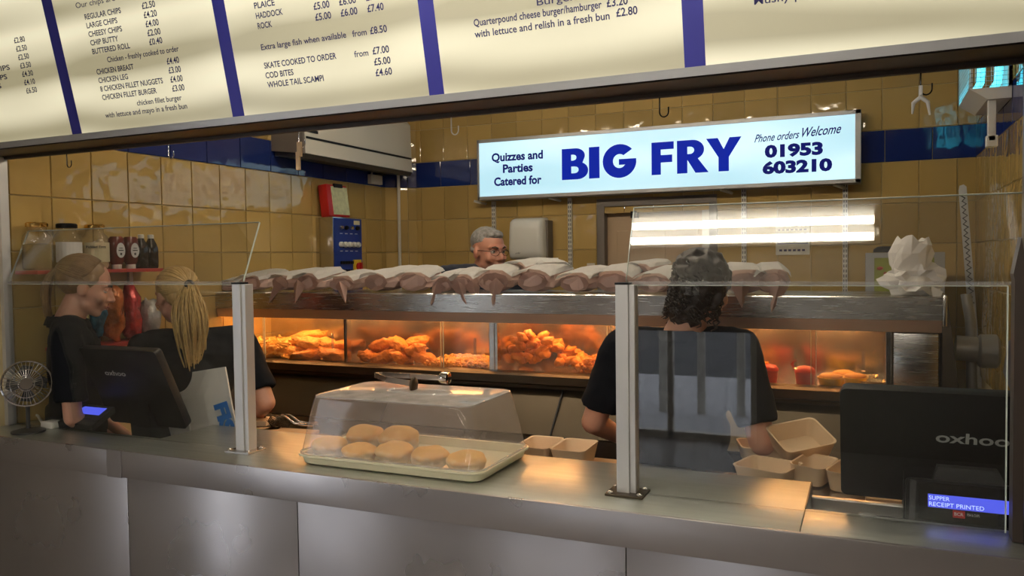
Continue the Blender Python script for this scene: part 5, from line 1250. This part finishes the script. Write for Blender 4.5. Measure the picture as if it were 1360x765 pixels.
# --- man with glasses behind the range
root, hp, hr3, P, S_ = person('grey-haired man with glasses and stubble in navy polo behind the range', (-1.87, 3.86), math.radians(-142), 1.075, math.radians(26), math.radians(-6), 'skin_stubble',
   ((.26, .05, 1.12), (.20, .28, 1.02)), ((-.26, .05, 1.12), (-.20, .28, 1.02)), shirt='navy_cloth', girth=1.08, headup=-.085)
s = 1.075
hair_cap(root, hp, hr3, s, 'hair_grey', (0, -.026, .046), (.076, .092, .074), (('e', (0, .030, .082), (.052, .044, .026)), ('c', (-.066, -.03, .0), .012, (-.052, -.06, .0), .018), ('c', (.066, -.03, .0), .012, (.052, -.06, .0), .018)), .003, .0055, nf=70)
b = nb()
for q in (-1, 1):
    tube(b, [hp(q*.033+.023*math.cos(a), .094-.010*abs(math.cos(a))*(1 if q*math.cos(a) > 0 else 0), -.002+.015*math.sin(a)) for a in [2*PI*i/20 for i in range(20)]], .0011*s, 5, closed=True)
    tube(b, [hp(q*.056, .084, .004), hp(q*.074, .04, .004), hp(q*.079, -.01, .0)], .0018*s, 5)
tube(b, [hp(-.011, .096, 0), hp(0, .099, .002), hp(.011, .096, 0)], .0014*s, 5); obj('glasses', b, 'black_gloss', root, 180, local=True)
# grey stubble is the skin's own colour around the chin
_m = MATS['skin_stubble'].node_tree; _n = _m.nodes; _l = _m.links; _cc = hp(0, .045, -.085)
_tc = _n.new('ShaderNodeTexCoord'); _d = _n.new('ShaderNodeVectorMath'); _d.operation = 'DISTANCE'; _d.inputs[1].default_value = _cc; _l.new(_tc.outputs['Object'], _d.inputs[0])
_r = _n.new('ShaderNodeMapRange'); _r.inputs[1].default_value = .040; _r.inputs[2].default_value = .062; _r.inputs[3].default_value = .75; _r.inputs[4].default_value = 0; _l.new(_d.outputs['Value'], _r.inputs[0])
_x = _n.new('ShaderNodeMix'); _x.data_type = 'RGBA'; _x.inputs[6].default_value = (.55, .25, .17, 1); _x.inputs[7].default_value = (.36, .27, .24, 1); _l.new(_r.outputs[0], _x.inputs[0]); _l.new(_x.outputs[2], _n['Principled BSDF'].inputs['Base Color'])

# --- worker with dark hair, back to the camera
root, hp, hr3, P, S_ = person('worker with dark curly hair and black polo seen from behind on the right', (-.56, 2.62), math.radians(6), .935, math.radians(-42), math.radians(-16), 'skin',
   ((.275, -.05, 1.10), (.27, .20, 1.02)), ((-.315, .0, 1.13), (-.22, .20, 1.02)), sw=.205, girth=1.10, shirt='black_cloth', headx=.055)
s = .935
hair_cap(root, hp, hr3, s, 'hair_dark', (0, -.022, .040), (.094, .108, .092), (('e', (0, -.055, -.03), (.085, .065, .09)), ('e', (0, -.06, -.10), (.07, .045, .06)), ('c', (-.075, -.005, .02), .03, (-.078, -.01, -.07), .022), ('c', (.075, -.005, .02), .03, (.075, -.015, -.07), .022)), .014, .007, nf=38)
rg_ = random.Random(9); paths = []
for i in range(150):
    th = rg_.uniform(0, 2*PI); 
    x = .085*math.cos(th); y = -.03+.09*math.sin(th)
    if y > .035: continue
    z = rg_.uniform(-.10, .07); L_ = rg_.uniform(.03, .06); paths.append([hp(x*1.02+.009*math.cos(k*1.6+i), y*1.02+.009*math.sin(k*1.6+i), z-L_*k/7) for k in range(8)])
strands(root, paths, .0035, 'hair_dark')

# --- blonde worker with ponytail
root, hp, hr3, P, S_ = person('blonde worker with long ponytail and black top seen from behind on the left', (-2.46, 2.39), math.radians(38), .915, math.radians(38), math.radians(-10), 'skin',
   ((.30, -.12, 1.16), (.24, .12, 1.05)), ((-.24, .0, 1.12), (-.16, .22, 1.04)), sw=.205, girth=1.0, female=True, shirt='black_cloth', headx=-.055)
s = .915; hc, hrr = (0, -.022, .036), (.083, .098, .086)
hair_cap(root, hp, hr3, s, 'hair_blonde', hc, hrr, (('e', (0, -.06, -.01), (.07, .05, .06)),), .0015, .006)
paths = []; tie = Vector((0, -.95, -.10)).normalized()
for i in range(150):
    a = PI*(-.15+1.3*i/149); st_ = Vector((math.cos(a)*.98, .42*abs(math.sin(a))**.5 if math.sin(a) > 0 else -.1, math.sin(a)*.9)); paths.append(ell_path(hp, hc, hrr, st_, tie, 10, rg_.uniform(1.0, 1.035)))
for i in range(50):
    a = -PI*(.1+.8*i/49); paths.append(ell_path(hp, hc, (hrr[0], hrr[1], hrr[2]*1.0), Vector((math.cos(a), -.35, math.sin(a)*.75)), tie, 8, rg_.uniform(1.0, 1.03)))
strands(root, paths, .0036, 'hair_blonde')
b = nb(); c0 = hp(0, -.125, .025); tube(b, [c0+hr3 @ Vector((.016*math.cos(a), 0, .016*math.sin(a))) for a in [2*PI*i/14 for i in range(14)]], .006, 6, closed=True); obj('hair_tie', b, 'black_rubber', root, 180, local=True)
paths = []
for i in range(130):
    a = rg_.uniform(0, 2*PI); q = math.sqrt(rg_.random()); o1 = Vector((math.cos(a), math.sin(a), 0)); base_ = hp(0, -.118, .028); L_ = rg_.uniform(.29, .385); pts = []
    for k in range(12):
        t_ = k/11; sp = (.014+.058*math.sin(PI*min(1, t_*.9+.05))*(1-.3*t_))*q
        pts.append(base_+Vector((sp*o1.x+.012*t_, -.030*math.sin(PI*min(1, t_*1.3))-.012*t_+sp*o1.y*.6, .012*math.sin(PI*t_)-L_*t_))+Vector((.004*math.sin(9*t_+i), 0, 0)))
    paths.append(pts)
strands(root, paths, .0042, 'hair_blonde', 'ponytail')
b = nb(); tube(b, [hp(-.086, -.004, -.045)+Vector((.005*math.cos(a), 0, .006*math.sin(a))) for a in [2*PI*i/10 for i in range(10)]], .0014, 5, closed=True); obj('earring', b, 'gold', root, 180, local=True)

# --- young woman at far left, profile to the right
root, hp, hr3, P, S_ = person('young woman in profile with fair tied-back hair and black top at far left', (-2.77, 2.10), math.radians(-42), .965, math.radians(0), math.radians(-16), 'skin',
   ((.19, .0, 1.10), (.12, .17, .95)), ((-.18, .0, 1.10), (-.10, .17, .95)), sw=.14, girth=.80, female=True, shirt='black_cloth', headup=-.035, lids=True)
s = .965; hc, hrr = (0, -.026, .034), (.081, .097, .088)
hair_cap(root, hp, hr3, s, 'hair_fair', hc, hrr, (('c', (-.068, .012, .03), .018, (-.060, -.05, .0), .02), ('c', (.068, .012, .03), .018, (.060, -.05, .0), .02)), .0015, .006)
paths = []; tie = Vector((0, -.95, .15)).normalized()
for i in range(140):
    a = PI*(-.05+1.1*i/139); st_ = Vector((math.cos(a)*.98, .50*abs(math.sin(a))**.5, math.sin(a)*.85)); paths.append(ell_path(hp, hc, hrr, st_, tie, 10, rg_.uniform(1.0, 1.03)))
strands(root, paths, .0034, 'hair_fair')
paths = []
for i in range(70):
    a = rg_.uniform(0, 2*PI); q = math.sqrt(rg_.random()); base_ = hp(0, -.12, .045); L_ = rg_.uniform(.18, .24); pts = []
    for k in range(10):
        t_ = k/9; sp = (.010+.024*math.sin(PI*min(1, t_*.9+.05)))*q
        pts.append(base_+hr3 @ Vector((sp*math.cos(a), -.045*math.sin(PI*t_*.8), .02*math.sin(PI*t_)))+Vector((0, sp*math.sin(a)*.5, -L_*t_)))
    paths.append(pts)
strands(root, paths, .004, 'hair_fair', 'ponytail')

# ================================================================== lift everything so the floor is at z = 0
for o in list(C.objects):
    if o.parent is None: o.location.z += E
